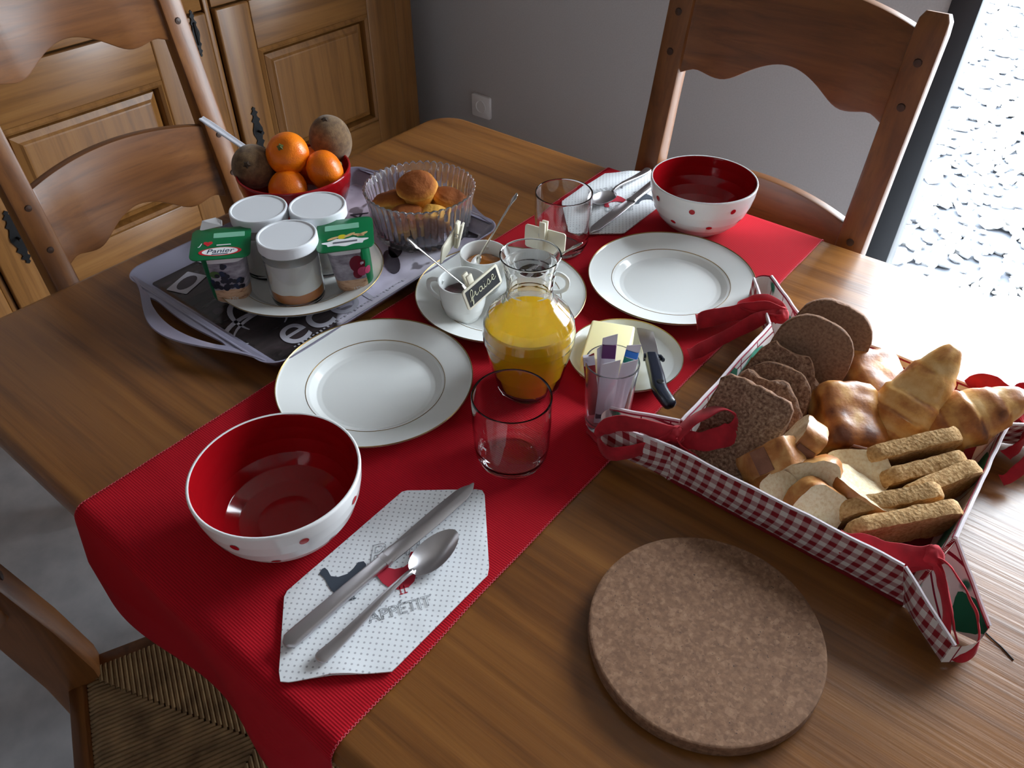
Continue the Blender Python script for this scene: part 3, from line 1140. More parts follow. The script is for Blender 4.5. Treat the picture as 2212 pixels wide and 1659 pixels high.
def spoon(label, loc, rotz, name='table_spoon', k=1.0, rot=None, group='steel table spoons', mat='steel', bowlw=.0165, bowll=.031):
    """bowl along +Y, handle along -Y; origin at the neck."""
    t = thing(name, label, 'spoon', loc, rot or (0, 0, rotz), group)
    m = MB()
    nu, nv = 28, 10
    vs, idx = [], {}
    def ptop(a, q):
        y = bowll * (1 + cos(a) * -1 * q) * k + .001 * k
        wid = bowlw * (1 + .10 * cos(a)) * sin(a) * q * k
        z = -.0085 * (1 - q * q) * k + (.0030 + .0020 * (-cos(a)) * q + .0055) * k
        return Vector((wid, y, z))
    def layer(off):
        b = len(vs)
        vs.append(tuple(ptop(0, 0) + Vector((0, 0, off))))
        for j in range(1, nv + 1):
            q = j / nv
            for i in range(nu):
                vs.append(tuple(ptop(2 * pi * i / nu, q) + Vector((0, 0, off * (1 if j < nv else .6)))))
        return b
    A, B = layer(0), layer(-.0011 * k)
    fs = []
    for b in (A, B):
        for i in range(nu):
            i2 = (i + 1) % nu
            fs.append((b, b + 1 + i, b + 1 + i2))
            for j in range(nv - 1):
                fs.append((b + 1 + j * nu + i, b + 1 + (j + 1) * nu + i, b + 1 + (j + 1) * nu + i2, b + 1 + j * nu + i2))
    for i in range(nu):
        i2 = (i + 1) % nu
        e = (nv - 1) * nu
        fs.append((A + 1 + e + i, A + 1 + e + i2, B + 1 + e + i2, B + 1 + e + i))
    m.add(vs, fs).build('spoon_bowl', mat, t, smooth=60)
    pts = [(0, .004 * k, .0075 * k), (0, -.006 * k, .0105 * k), (0, -.030 * k, .0100 * k), (0, -.065 * k, .0058 * k), (0, -.095 * k, .0034 * k), (0, -.114 * k, .0042 * k)]
    MB().sweep(catmull(pts, 6), rrect(.013 * k, .0028 * k, .0012 * k, 2), scale=lambda u: ((.34 + .10 * u if u < .3 else .37 + .70 * (u - .3) / .62) if u < .92 else 1.07 * math.sqrt(max(.06, 1 - ((u - .92) / .085) ** 2)), 1.5 - .5 * u)).build('handle', mat, t, smooth=60)
    return t


# ================================================================== napkins
def napkin(label, loc, rotz, prints=True):
    t = thing('paper_napkin', label, 'napkin', loc, (0, 0, rotz), 'folded paper napkins')
    # outline relative to (.733, -.875)
    ol = [(-.069, .081), (-.066, .086), (-.010, .133), (-.004, .136), (.002, .133), (.064, .066), (.069, .058), (.068, -.070), (.052, -.086), (.030, -.105), (.006, -.132), (0, -.136), (-.008, -.131), (-.064, -.080), (-.067, -.074)]
    dense = []
    for i in range(len(ol)):
        a, b = Vector(ol[i]), Vector(ol[(i + 1) % len(ol)])
        n = max(1, int((b - a).length / .006))
        dense += [a.lerp(b, q / n) for q in range(n)]
    for lay, (z0, th, sc) in enumerate(((.0, .0016, .985), (.0017, .0017, 1.0))):
        m = MB()
        n = len(dense)
        rings = [1.0, .97, .86, .7, .5, .25]
        vs = []
        def hz(x, y):
            return .0009 * mnoise.noise(Vector((x * 26, y * 26, lay * 3))) + .0005 * mnoise.noise(Vector((x * 70, y * 70, 4)))
        for side in (0, 1):
            for k in rings:
                for p in dense:
                    x, y = p.x * k * sc, p.y * k * sc
                    lift = .0035 * math.exp(-((x - .035) ** 2 + (y + .10) ** 2) / .0004) if lay else 0
                    vs.append((x, y, z0 + .001 + (th if side else 0) * (1 if k < 1 else .75) + (hz(x, y) if side and k < 1 else hz(x, y) * .3) + lift))
            vs.append((0, 0, z0 + .001 + (th if side else 0)))
        fs = []
        blk = len(rings) * n + 1
        for side in (0, 1):
            b = side * blk
            for r in range(len(rings) - 1):
                for i in range(n):
                    j = (i + 1) % n
                    fs.append((b + r * n + i, b + r * n + j, b + (r + 1) * n + j, b + (r + 1) * n + i))
            for i in range(n):
                fs.append((b + (len(rings) - 1) * n + i, b + (len(rings) - 1) * n + (i + 1) % n, b + len(rings) * n))
        for i in range(n):
            j = (i + 1) % n
            fs.append((i, j, blk + j, blk + i))
        m.add(vs, fs).build('paper_layer', 'napkin', t, smooth=60)
    zt = .0050
    A = R(58)
    up = Vector((-sin(A), cos(A), 0))
    hen = [(-.021, .012), (-.018, .016), (-.0155, .0165), (-.0135, .013), (-.012, .006), (-.006, .003), (.002, .0035), (.008, .0075), (.013, .0125), (.018, .012), (.0195, .008), (.0175, .001), (.015, -.007), (.010, -.014), (.003, -.018), (-.005, -.018), (-.011, -.014), (-.015, -.006), (-.017, .003), (-.0185, .0075)]
    for nm, mt, px, py, flip, s in (('hen_print', 'hen_dark', -.034, -.030, 1, 1.1), ('hen_print', 'hen_red', .000, .006, -1, 1.12)):
        m = MB().prism([(x * flip * s, y * s) for x, y in hen], 0, .0002)
        for lx in (-.001, .003):
            m.box(lx * flip, lx * flip + .0008, -.0255, -.017, 0, .0002)
            m.box(lx * flip - .001, lx * flip + .0022, -.0260, -.0250, 0, .0002)
        m.build(nm, mt, t, (px, py, zt), (0, 0, A), smooth=0)
    text('lettering', 'Bon', .033, 'ink', t, (-.022, .020, zt), (0, 0, A), .0001, .35, outline=.00022)
    text('lettering', 'APP\u00c9TIT', .0165, 'ink', t, (.031, -.022, zt), (0, 0, A), .0001, 0.0, outline=.00018)
    return t


napkin('dotted napkin with hens under cutlery beside the near bowl', at(.733, -.875, .0026), 0)
napkin('dotted folded napkin with cutlery at the far edge of the runner', at(.490, -.110, .0026), pi)
knife('steel table knife lying on the near napkin', at(.7155, -.868, .0082), R(-1.5))
knife('steel table knife lying on the far napkin', at(.517, -.105, .0082), R(182))
spoon('steel spoon lying on the near napkin', at(.7485, -.866, .0082), R(-1))
spoon('steel spoon lying on the far napkin', at(.479, -.100, .0082), R(180))

# ================================================================== jam cups
def cup(label, loc, hang, jam, jz, dome=.002, jname='jam'):
    o = MB().lathe([(0, .002), (.0185, .002), (.0195, 0), (.0210, 0), (.0222, .0025), (.0258, .010), (.0292, .022), (.0315, .038), (.0328, .0560), (.0325, .0575), (.0312, .0575), (.0305, .0560),
                    (.0290, .038), (.0268, .023), (.0235, .011), (.018, .0055), (0, .0045)], 64).build('coffee_cup', 'china', None, loc, (0, 0, hang), smooth=60)
    tag(o, label, 'cup', 'white cups of jam')
    h = catmull([(.0285, 0, .046), (.040, 0, .049), (.0505, 0, .043), (.0500, 0, .030), (.040, 0, .021), (.0275, 0, .018)], 6)
    MB().sweep(h, rrect(.0065, .0040, .0018, 3), up=(0, 1, 0)).build('handle', 'china', o, smooth=60)
    r = float(np.interp(jz, [.0055, .011, .023, .038, .056], [.018, .0235, .0268, .0290, .0305])) - .0003
    m = MB().lathe([(0, jz + dome), (r * .4, jz + dome * .9), (r * .75, jz + dome * .45), (r * .95, jz), (r, jz - .0015), (r * .92, jz - .008), (0, jz - .008)], 40)
    m.jitter(.0022, 90, len(label) % 7)
    m.v = [(x, y, z) if math.hypot(x, y) <= r else (x * r / math.hypot(x, y), y * r / math.hypot(x, y), z) for x, y, z in m.v]
    m.build(jname, jam, o, smooth=180)
    return o


CZ = .0062
cup('white cup of dark red jam with the slate sign reading fraise', at(.507, -.515, CZ), R(196), 'jam_dark', .036)
cup('white cup of apricot jam behind the fraise cup', at(.484, -.445, CZ), R(120), 'jam_apricot', .038, .007)
cup('white cup of nearly black jam behind the carafe neck', at(.553, -.421, CZ), R(12), 'jam_black', .036)
tsp = dict(name='jam_spoon', k=.62, mat='silver', bowlw=.0175, bowll=.026)


def tspoon(label, tip, end):
    """small spoon: bowl at tip inside the cup, handle running to end."""
    a, b = Vector(tip), Vector(end)
    y = (a - b).normalized()
    x = y.cross(Vector((0, 0, 1))).normalized()
    z = x.cross(y)
    M = Matrix((x, y, z)).transposed().to_4x4()
    L = (a - b).length
    t = thing('jam_spoon', label, 'spoon', tuple(a), (0, 0, 0), 'little silver jam spoons')
    t.rotation_euler = M.to_euler()
    MB().slab([(.0085 * sin(q) * (1 + .15 * cos(q)), .012 * cos(q)) for q in [2 * pi * i / 24 for i in range(24)]], .0014).build('spoon_bowl', 'silver', t, (0, -.006, 0), smooth=60)
    MB().sweep([(0, -.014 - (L - .014) * u, 0) for u in [i / 14 for i in range(15)]], rrect(.0036, .0016, .0007, 2), scale=lambda u: (.8 + .35 * u, 1)).build('handle', 'silver', t, smooth=60)
    MB().slab([(.0040 * sin(q) * (1 + .2 * sin(2 * q)), .0105 * cos(q)) for q in [2 * pi * i / 20 for i in range(20)]], .0024, edge=.35, inset=.35).build('ornament', 'silver', t, (0, -L - .003, 0), smooth=60)


tspoon('thin silver spoon standing in the fraise jam cup', at(.517, -.508, .045), at(.4555, -.546, .112))
tspoon('silver spoon with ornate tip standing in the apricot jam', at(.480, -.462, .048), at(.500, -.402, .128))
tspoon('short silver spoon standing in the black jam', at(.545, -.424, .045), at(.598, -.392, .090))


def sign(label, cen, yaw, pitch, roll, front, peg_side):
    """little slate on a clothes peg. Board faces local -Y, centre at cen."""
    M = Matrix.Rotation(yaw, 3, 'Z') @ Matrix.Rotation(pitch, 3, 'X') @ Matrix.Rotation(roll, 3, 'Y')
    t = thing('clip_sign', label, 'sign', cen, (0, 0, 0), 'slate clip signs')
    t.rotation_euler = M.to_euler()
    RX = (R(90), 0, 0)
    MB().prism(rrect(.064, .031, .004, 4), -.0012, .0012).build('board', 'cream', t, rot=RX, smooth=30, bevel=.0004)
    MB().prism(rrect(.0565, .0245, .0006, 2), .0012, .0015).build('slate_face', 'slate', t, rot=RX, smooth=0)
    s = 1
    for k, (dy, tilt) in enumerate(((.0032, .05), (.0088, -.07))):
        MB().prism([(-.0038, -.022), (.0038, -.022), (.0045, .008), (.0045, .022), (-.0045, .022), (-.0045, .008)], -.0015, .0015).build('peg_arm', 'cream', t, (peg_side, dy, .006), (R(90) + tilt, 0, 0), smooth=30, bevel=.0005)
    MB().tube([(peg_side + .0050, .006 + .0035 * cos(a), .008 + .0035 * sin(a)) for a in [i * 2 * pi / 16 for i in range(16)]], .0006, 6, closed=True).build('peg_spring', 'steel', t)
    if front:
        st = [[(-.023, -.004), (-.018, .000), (-.0155, .0055), (-.0165, .0085), (-.0190, .0060), (-.0200, .0), (-.0195, -.0060), (-.0205, -.0095), (-.0185, -.0070), (-.0178, -.0015), (-.0140, .0005), (-.0132, .0030)],
              [(-.0132, .0030), (-.0118, .0030), (-.0122, -.0008), (-.0110, -.0022), (-.0075, .0)],
              [(-.0015, .0030), (-.0045, .0032), (-.0062, .0008), (-.0050, -.0018), (-.0022, -.0008), (-.0012, .0030), (-.0010, -.0008), (.0005, -.0018), (.0030, .0005)],
              [(.0030, .0030), (.0030, -.0008), (.0045, -.0016), (.0075, .0012)],
              [(.0075, .0012), (.0098, .0048), (.0110, .0030), (.0112, -.0005), (.0088, -.0016), (.0080, -.0006)],
              [(.0112, -.0010), (.0150, .0012), (.0185, .0032), (.0182, .0055), (.0160, .0050), (.0155, .0010), (.0180, -.0012), (.0215, .0010)],
              [(.0030, .0062), (.0032, .0064)]]
        m = MB()
        for q in st:
            m.tube([(x * 1.12, -.0017, z * 1.18) for x, z, _ in catmull([(a, b, 0) for a, b in q], 5)], .00050, 6, up=(0, 1, 0))
        m.build('chalk_writing', 'chalk', t)
    return t


sign('small slate reading fraise clipped to the front jam cup', at(.5465, -.521, .0725), R(84), R(-8), R(-13), True, -.012)
sign('small blank backed sign clipped to the apricot cup, seen edge on', at(.446, -.470, .077), R(-70), R(-12), R(8), False, -.012)
sign('small sign showing its cream back clipped to the black jam cup', at(.541, -.380, .075), R(187), R(8), R(2), False, 0)

# ================================================================== butter
def butter():
    m = MB().box(-.028, .028, -.040, .040, 0, .032)
    o = m.build('butter_block', 'butter', None, at(.712, -.474, .0052), (0, 0, R(24)), smooth=40, bevel=.003, bseg=3)
    tag(o, 'pale slab of butter on the small saucer', 'butter')
    tip, end = Vector((.719, -.396, .013)), Vector((.821, -.526, .033))
    y = (tip - end).normalized()
    J = end.lerp(tip, .56)
    t = thing('butter_knife', 'short knife with a dark blue handle lying across the butter saucer', 'knife', at(*J))
    x = y.cross(Vector((0, 0, 1))).normalized()
    z = x.cross(y)
    t.rotation_euler = Matrix((x, y, z)).transposed().to_euler()
    MB().slab([(-.0095, -.040), (.0095, -.040), (.0105, -.005), (.0110, .030), (.0095, .037), (.0, .0385), (-.0100, .036), (-.0105, .0)], .0014, edge=.3).build('blade', 'steel', t, (0, .038, .001), smooth=40)
    P = catmull([(0, .006, .000), (0, -.01, .000), (0, -.040, .001), (0, -.064, .000), (.005, -.080, -.003), (.011, -.093, -.006)], 6)
    MB().sweep(P, rrect(.0185, .015, .006, 4), scale=lambda u: (.88 + .14 * sin(pi * min(1, u * 1.1)), .9) if u < .9 else (.85 * math.sqrt(max(.05, 1 - ((u - .9) / .105) ** 2)), .9 * math.sqrt(max(.08, 1 - ((u - .9) / .105) ** 2)))).build('handle', 'knife_blue', t, smooth=60)
    MB().sweep([(-.0100, .004, 0), (.0115, .003, 0), (.0140, -.003, 0)], rrect(.008, .010, .003, 3), scale=lambda u: 1 - .5 * u).build('guard', 'knife_blue', t, smooth=60)
    MB().lathe([(0, .0078), (.0040, .0078), (.0050, .0070), (.0040, .0062)], 16).build('hanging_hole', 'iron', t, (.001, -.060, -.0002))


butter()

# ================================================================== sugar glass
def sugar():
    cx, cy = .772, -.566
    o = MB().lathe([(0, .001), (.022, .0), (.0245, .0015), (.0252, .006), (.0300, .0920), (.0297, .0930), (.0288, .0930), (.0284, .0915), (.0238, .012), (.0225, .0095), (0, .009)], 72).build('sugar_tumbler', 'plastic_clear', None, at(cx, cy, .0024), smooth=50)
    tag(o, 'small clear tapered tumbler holding paper sugar sticks', 'glass')
    G_ = 'sugar sticks in the small tumbler'
    def stick(label, mat, base, top, w, band=None, yaw=0.0):
        a, b = Vector(at(*base)), Vector(at(*top))
        z = (b - a).normalized()
        x = Vector((cos(yaw), sin(yaw), 0))
        y = z.cross(x).normalized()
        x = y.cross(z)
        t = thing('sugar_stick', label, 'sugar', tuple(a), (0, 0, 0), G_)
        t.rotation_euler = Matrix((x, y, z)).transposed().to_euler()
        L = (b - a).length
        m = MB()
        nv = 12
        vs = []
        for i in range(nv + 1):
            u = i / nv
            puff = .0022 * min(1, 6 * u) * min(1, 5 * (1 - u) + .12)
            for (sx, sy) in ((-1, 0), (-.6, 1), (.6, 1), (1, 0), (.6, -1), (-.6, -1)):
                vs.append((sx * w / 2, sy * max(.0004, puff), u * L + (sx * .003 if i == nv else 0)))
        fs = [(5, 4, 3, 2, 1, 0), tuple(nv * 6 + k for k in range(6))]
        for i in range(nv):
            for k in range(6):
                fs.append((i * 6 + k, i * 6 + (k + 1) % 6, i * 6 + 6 + (k + 1) % 6, i * 6 + 6 + k))
        m.add(vs, fs).build('paper_tube', mat, t, smooth=50)
        for (m2, z0, z1) in (band or []):
            MB().box(-w / 2 * .95, w / 2 * .95, -.0027, .0027, L * z0, L * z1).build('printed_band', m2, t, smooth=0, bevel=.0005)
        return t
    Y0 = R(42)
    stick('red sided sugar stick at the left of the small tumbler', 'sachet_red', (cx - .013, cy - .006, .012), (cx - .024, cy - .012, .098), .013, [('sachet', .86, 1.0)], Y0)
    stick('tall white sugar stick with a purple band in the small tumbler', 'sachet', (cx - .004, cy - .002, .012), (cx - .012, cy + .010, .118), .016, [('sachet_pur', .74, .90)], R(35))
    stick('white sugar stick with a blue band at the back of the small tumbler', 'sachet', (cx + .008, cy + .006, .012), (cx + .012, cy + .022, .110), .015, [('sachet_blue', .84, .92), ('sachet_teal', .76, .83)], R(20))
    stick('wide plain white sugar stick at the front of the small tumbler', 'sachet', (cx + .002, cy - .011, .012), (cx + .005, cy - .012, .104), .020, [('print_navy', .10, .17)], R(42))
    stick('plain white sugar stick leaning to the rim behind the widest one', 'sachet', (cx + .011, cy - .002, .012), (cx + .018, cy + .006, .100), .018, None, R(50))
    stick('narrow white sugar stick leaning beside the red sided one', 'sachet', (cx - .010, cy + .006, .012), (cx - .019, cy + .006, .104), .012, None, R(60))


sugar()

# ================================================================== cork trivet
o = MB().lathe([(0, 0), (.1025, 0), (.1035, .001), (.1042, .003), (.1042, .0135), (.1036, .0150), (.1022, .0157), (0, .0157)], 128).build('cork_trivet', 'cork', None, at(.996, -.746, .0002), smooth=40)
tag(o, 'round flat cork trivet lying on the bare table', 'trivet')

# ================================================================== serving tray
TRX, TRY = .2445, -.538


def tray():
    t = thing('serving_tray', 'glossy printed serving tray with cut out handles', 'tray', at(TRX, TRY, .0003))
    w, l = .336, .446
    lev = [(-.030, .0025), (-.024, .0030), (-.016, .0070), (-.007, .0175), (-.002, .0225), (0, .0235), (.0015, .0230), (.0005, .0210), (-.006, .0140), (-.014, .0040), (-.024, .0002), (-.030, 0)]
    rings = []
    for ins, z in lev:
        rr = max(.006, .030 + ins)
        rings.append([(x, y, z) for x, y in rrect(w + 2 * ins, l + 2 * ins, rr, 8)])
    n = len(rings[0])
    vs = [p for r in rings for p in r]
    fs, ms = [], []
    for k in range(len(rings) - 1):
        for i in range(n):
            j = (i + 1) % n
            fs.append((k * n + i, k * n + j, (k + 1) * n + j, (k + 1) * n + i))
            ms.append(0 if k < 1 else 1)
    fs.append(tuple(range(n)))
    ms.append(0)
    fs.append(tuple((len(rings) - 1) * n + i for i in range(n))[::-1])
    ms.append(1)
    m = MB()
    m.add(vs, fs)
    m.m = ms
    m.build('tray_body', ['tray', 'tray_rim'], t, smooth=50)
    for s in (-1, 1):
        N = 60
        m = MB()
        vs, fs = [], []
        for i in range(N + 1):
            x = -.150 + .300 * i / N
            yo = .2195 + .0515 * max(0, cos(pi * x / .310)) ** 1.8
            hole = max(0, 1 - (x / .082) ** 2) ** .5
            mid = .2195 + (yo - .2195) * .46
            h0, h1 = mid - .0095 * hole, mid + .0075 * hole
            zo = .0225 + .004 * cos(pi * x / .330) ** 2
            for (yy, zz) in ((.2150, .0222), (h0, .0218), (h1, .0222), (yo - .004, zo), (yo, zo + .001)):
                vs.append((x, s * yy, zz))
            for (yy, zz) in ((.2150, .0192), (h0, .0188), (h1, .0192), (yo - .003, zo - .003), (yo + .0008, zo - .001)):
                vs.append((x, s * yy, zz))
        for i in range(N):
            a, b = i * 10, i * 10 + 10
            for k in (0, 2, 3):
                fs.append((a + k, a + k + 1, b + k + 1, b + k))
                fs.append((a + 5 + k, b + 5 + k, b + 6 + k, a + 6 + k))
            for k in (1, 2, 4):
                fs.append((a + k, b + k, b + 5 + k, a + 5 + k))
        m.add(vs, fs).build('handle', 'tray_rim', t, smooth=60)
    zt = .0032
    # print on the tray floor: big letters along the right edge, photo squares, small lettering
    text('printed_letters', 'ecor', .092, 'tray_ltr', t, (.104, -.085, zt), (0, 0, R(90)), .0001, .1)
    text('printed_letters', 'A', .040, 'tray_dk', t, (-.055, .125, zt), (0, 0, R(118)), .0001, 0)
    m = MB()
    for i in range(34):
        h_ = .0018 + .0022 * ((i * 7) % 5) / 4
        m.box(.132, .132 + h_, -.165 + i * .0062, -.165 + i * .0062 + .0028, 0, .0002)
    m.build('fine_print', 'tray_ltr', t, (0, 0, zt), smooth=0)
    for (x_, y_, rx_, ry_, a0_, a1_) in ((.058, -.168, .030, .046, 40, 330), (.075, -.150, .040, .060, 60, 250), (.040, -.150, .050, .030, 120, 300)):
        MB().sweep([(x_ + rx_ * cos(R(q)), y_ + ry_ * sin(R(q)), zt + .0002) for q in range(a0_, a1_, 10)], rrect(.006, .0003, .0001, 1), scale=lambda u: (.3 + sin(pi * u), 1)).build('printed_swash', 'tray_ltr', t, smooth=0)
    MB().prism(rrect(.034, .050, .002), 0, .0002).build('printed_square', 'tray_ltr', t, (-.105, -.165, zt), (0, 0, R(20)), smooth=0)
    MB().prism([(.011 * cos(a), .019 * sin(a)) for a in [i * pi / 9 for i in range(18)]], 0, .0002).build('printed_oval', 'tray_dk', t, (-.105, -.165, zt + .0002), (0, 0, R(20)), smooth=0)
    for (x, y, a, b, r_) in ((-.130, -.090, .045, .06, 10), (-.120, -.02, .05, .055, -4), (.108, .19, .06, .028, 30)):
        MB().prism(rrect(a, b, .002), 0, .0002).build('printed_square', 'tray_ltr' if y < .1 else 'tray_dk', t, (x, y, zt), (0, 0, R(r_)), smooth=0)
    for (x, y, a) in ((.06, .095, 40), (.085, .06, 55), (-.02, .18, 20)):
        MB().prism([(.012 * cos(q), .034 * sin(q)) for q in [i * pi / 9 for i in range(18)]], 0, .0002).build('printed_leaf', 'tray_dk', t, (x, y, zt), (0, 0, R(a)), smooth=0)


tray()
PZ = .0102                                  # resting height on the plate on the tray


def jar(label, loc, amber=True):
    t = thing('yogurt_jar', label, 'jar', loc, (0, 0, 0), 'glass yogurt jars with white lids')
    out = [(0, .001), (.030, .0005), (.0335, 0), (.0360, .003), (.0372, .009), (.0375, .069), (.0368, .077), (.0345, .0815), (.0345, .091), (.0330, .0915), (.0328, .0815), (.0345, .0765), (.0358, .069), (.0356, .010), (.0335, .0045), (0, .004)]
    MB().lathe(out, 64).build('jar_glass', 'glass', t, smooth=60)
    z0 = .023 if amber else .0048
    if amber:
        m = MB().lathe([(0, .0046), (.0330, .0050), (.0350, .0105), (.0352, .024), (.02, .023), (0, .023)], 64)
        m.build('fruit_layer', 'honeyjam', t, smooth=60)
    pr = [(0, z0 + .0002), (.0335 if not amber else .0352, z0 + .0003), (.0353, z0 + .008), (.0354, .064), (.0352, .067), (0, .068)]
    m = MB().lathe(pr, 64, rf=(lambda a, k: 1) )
    if amber:
        m.v = [(x, y, z + (.0035 * mnoise.noise(Vector((x * 60, y * 60, 1))) if z < z0 + .001 and math.hypot(x, y) > .03 else 0)) for x, y, z in m.v]
    m.build('yogurt', 'yogurt', t, smooth=60)
    MB().lathe([(.0355, .0815), (.0392, .0815), (.0398, .0825), (.0398, .0957), (.0392, .0975), (.0378, .0980), (.0366, .0977), (.0356, .0965), (0, .0965), (0, .0942), (.0355, .0942)], 72, closed=True).build('lid', 'jarlid', t, smooth=40)
    return t


jar('lidded glass jar of yogurt over amber compote, nearest of three', at(.300, -.628, PZ))
jar('lidded yogurt jar behind the blackcurrant pot, nearest the sideboard', at(.2135, -.607, PZ), False)
jar('lidded yogurt jar behind the cherry pot, beside the fruit bowl', at(.270, -.5495, PZ), False)


def rpt(q, ax):
    return q


def pot(label, loc, rotz, tilt, cherry):
    t = thing('yogurt_pot', label, 'yogurt pot', loc, (tilt[0], tilt[1], rotz), 'printed yogurt pots with green lids')
    # rounded-square body blending to a round base; local +X is the front
    n = 48
    def rad(a, k):
        sq = 1 / max(abs(cos(a)), abs(sin(a)))
        sq = min(sq, 1.22)
        return 1 + (sq - 1) * k
    lev = [(z_ * 1.17, r_, k_) for z_, r_, k_ in [(0, .024, .1), (.002, .0258, .1), (.010, .0262, .15), (.022, .0272, .35), (.044, .0280, .6), (.060, .0286, .8), (.066, .0288, .9), (.0675, .031, .9)]]
    vs, fs = [], []
    for z, r, k in lev:
        for i in range(n):
            a = 2 * pi * i / n
            vs.append((r * rad(a, k) * cos(a), r * rad(a, k) * sin(a), z))
    for l in range(len(lev) - 1):
        for i in range(n):
            j = (i + 1) % n
            fs.append((l * n + i, l * n + j, (l + 1) * n + j, (l + 1) * n + i))
    fs += [tuple(range(n))[::-1], tuple((len(lev) - 1) * n + i for i in range(n))]
    MB().add(vs, fs).build('pot_body', 'pot_b' if cherry else 'pot', t, smooth=50)
    lid = MB().prism(rrect(.076, .076, .011, 5), .0790, .0805).build('foil_lid', 'green', t, smooth=30, bevel=.0004)
    zl = .0807
    ld = (0, 0, R(90))
    if not cherry:
        MB().prism([(.027 * cos(a), .0100 * sin(a)) for a in [i * pi / 14 for i in range(28)]], 0, .0002).build('brand_oval', 'print_red', lid, (.021, .000, zl), ld, smooth=0)
        MB().prism([(.0225 * cos(a), .0088 * sin(a)) for a in [i * pi / 14 for i in range(28)]], 0, .0002).build('brand_oval', 'print_white', lid, (.021, .000, zl + .0002), ld, smooth=0)
        text('brand_lettering', 'Panier', .0135, 'print_navy', lid, (.0205, 0, zl + .0005), ld, .0001, .2)
        MB().box(-.010, .010, -.0008, .0008, 0, .0002).build('small_print', 'print_navy', lid, (.0275, 0, zl + .0005), ld, smooth=0)
        MB().prism(rrect(.040, .012, .001), 0, .0002).build('printed_panel', 'green_lt', lid, (-.018, .010, zl), ld, smooth=0)
        MB().prism([(0, -.006), (.006, .001), (.005, .005), (.002, .005), (0, .003), (-.002, .005), (-.005, .005), (-.006, .001)], 0, .0002).build('printed_heart', 'print_red', lid, (.001, -.016, zl), ld, smooth=0)
        text('small_lettering', 'J', .010, 'print_white', lid, (.003, -.026, zl + .0002), ld, .0001, .3)
        MB().box(-.009, .009, -.0010, .0010, 0, .0002).build('small_print', 'print_white', lid, (.006, .004, zl + .0002), ld, smooth=0)
        tab = MB().prism([(-.014, 0), (-.010, .014), (.006, .018), (.016, .010), (.018, 0)], 0, .0008)
        tab.jitter(.003, 70, 2).build('peel_tab', 'print_white', lid, (-.034, -.016, zl + .002), (R(20), R(-14), R(80)), smooth=0)
    else:
        MB().prism(rrect(.046, .013, .001), 0, .0002).build('printed_panel', 'green_lt', lid, (-.018, -.004, zl), ld, smooth=0)
        cl = [(.029 * cos(a) * (1 + .12 * sin(5 * a)), .0085 * sin(a) * (1 + .2 * sin(7 * a))) for a in [i * pi / 20 for i in range(40)]]
        MB().prism(cl, 0, .0002).build('printed_cloud', 'print_white', lid, (.019, 0, zl), ld, smooth=0)
        MB().prism([(.006 * cos(a), .005 * sin(a)) for a in [i * pi / 9 for i in range(18)]], 0, .0002).build('printed_fruit', 'print_yellow', lid, (.006, -.004, zl + .0001), ld, smooth=0)
        for (x, y, q) in ((.008, -.016, 20), (.004, .006, 30), (.006, .018, -20), (.005, .023, 30)):
            MB().prism([(.0085 * cos(a), .0026 * sin(a)) for a in [i * pi / 8 for i in range(16)]], 0, .0002).build('printed_biscuit', 'print_beige', lid, (x, y, zl + .0002), (0, 0, R(90 + q)), smooth=0)
        MB().box(-.016, .016, -.0016, .0016, 0, .0002).build('small_print', 'ink', lid, (.019, 0, zl + .0004), ld, smooth=0)
    # fruit printed on the front (+X side), laid on the curved wall
    def on(a, z, lift=.0006):
        for i in range(len(lev) - 1):
            if lev[i][0] <= z <= lev[i + 1][0]:
                u = (z - lev[i][0]) / (lev[i + 1][0] - lev[i][0])
                r = lev[i][1] + u * (lev[i + 1][1] - lev[i][1])
                k = lev[i][2] + u * (lev[i + 1][2] - lev[i][2])
                r = r * rad(a, k) + lift
                return Vector((r * cos(a), r * sin(a), z))
    def disc(nm, mat, a, z, ra, rz, lift=.0006, q=14):
        vs = [on(a, z * 1.15, lift)]
        for i in range(q):
            th = 2 * pi * i / q
            vs.append(on(a + ra / .028 * cos(th), min(.0760, max(.003, (z + rz * sin(th)) * 1.15)), lift))
        MB().add(vs, [(0, 1 + i, 1 + (i + 1) % q) for i in range(q)]).build(nm, mat, t, fix=False, smooth=0)
    rr = random.Random(4)
    if cherry:
        disc('printed_cherry', 'print_cherry', .35, .043, .0100, .0120)
        disc('printed_cherry', 'print_pink', .52, .031, .0065, .0065, .0008)
        disc('printed_cherry', 'print_pink', .80, .030, .0050, .0055, .0009)
        disc('printed_cherry', 'print_cherry', .30, .029, .0065, .0070, .0007)
        disc('printed_leaf', 'green', .62, .054, .0022, .0080, .0009)
    else:
        disc('printed_leaf', 'print_leaf', -.42, .043, .0060, .0050, .0007)
        for i in range(46):
            row = rr.random()
            if i < 30:
                a, z = rr.uniform(-.75, .75), rr.uniform(.022, .034)
            else:
                a, z = rr.gauss(-.05, .17), rr.uniform(.032, .055)
            disc('printed_berry', 'print_black' if i % 5 else 'print_navy', a, z, .0033, .0030, .0006 + i * .00001, 8)
    text('weight_lettering', '130g', .0065, 'print_white', t, tuple(on(.15, .009, .0008)), (R(90), 0, R(90) + .15), .0001)
    return t


pot('green lidded yogurt pot printed with dark berries, at the plate edge', at(.2330, -.6880, .0188), R(-39), (R(-2), R(2)), False)
pot('green lidded yogurt pot printed with cherries, beside the glass dish', at(.3450, -.5620, .0170), R(-42), (R(3), R(3)), True)

# ================================================================== fruit bowl
FBX, FBY = .122, -.474
bowl('plain deep red bowl heaped with mandarins and kiwis on the tray', at(FBX, FBY, .0034), 0, False, 'redglaze', 1.07, 'fruit_bowl')


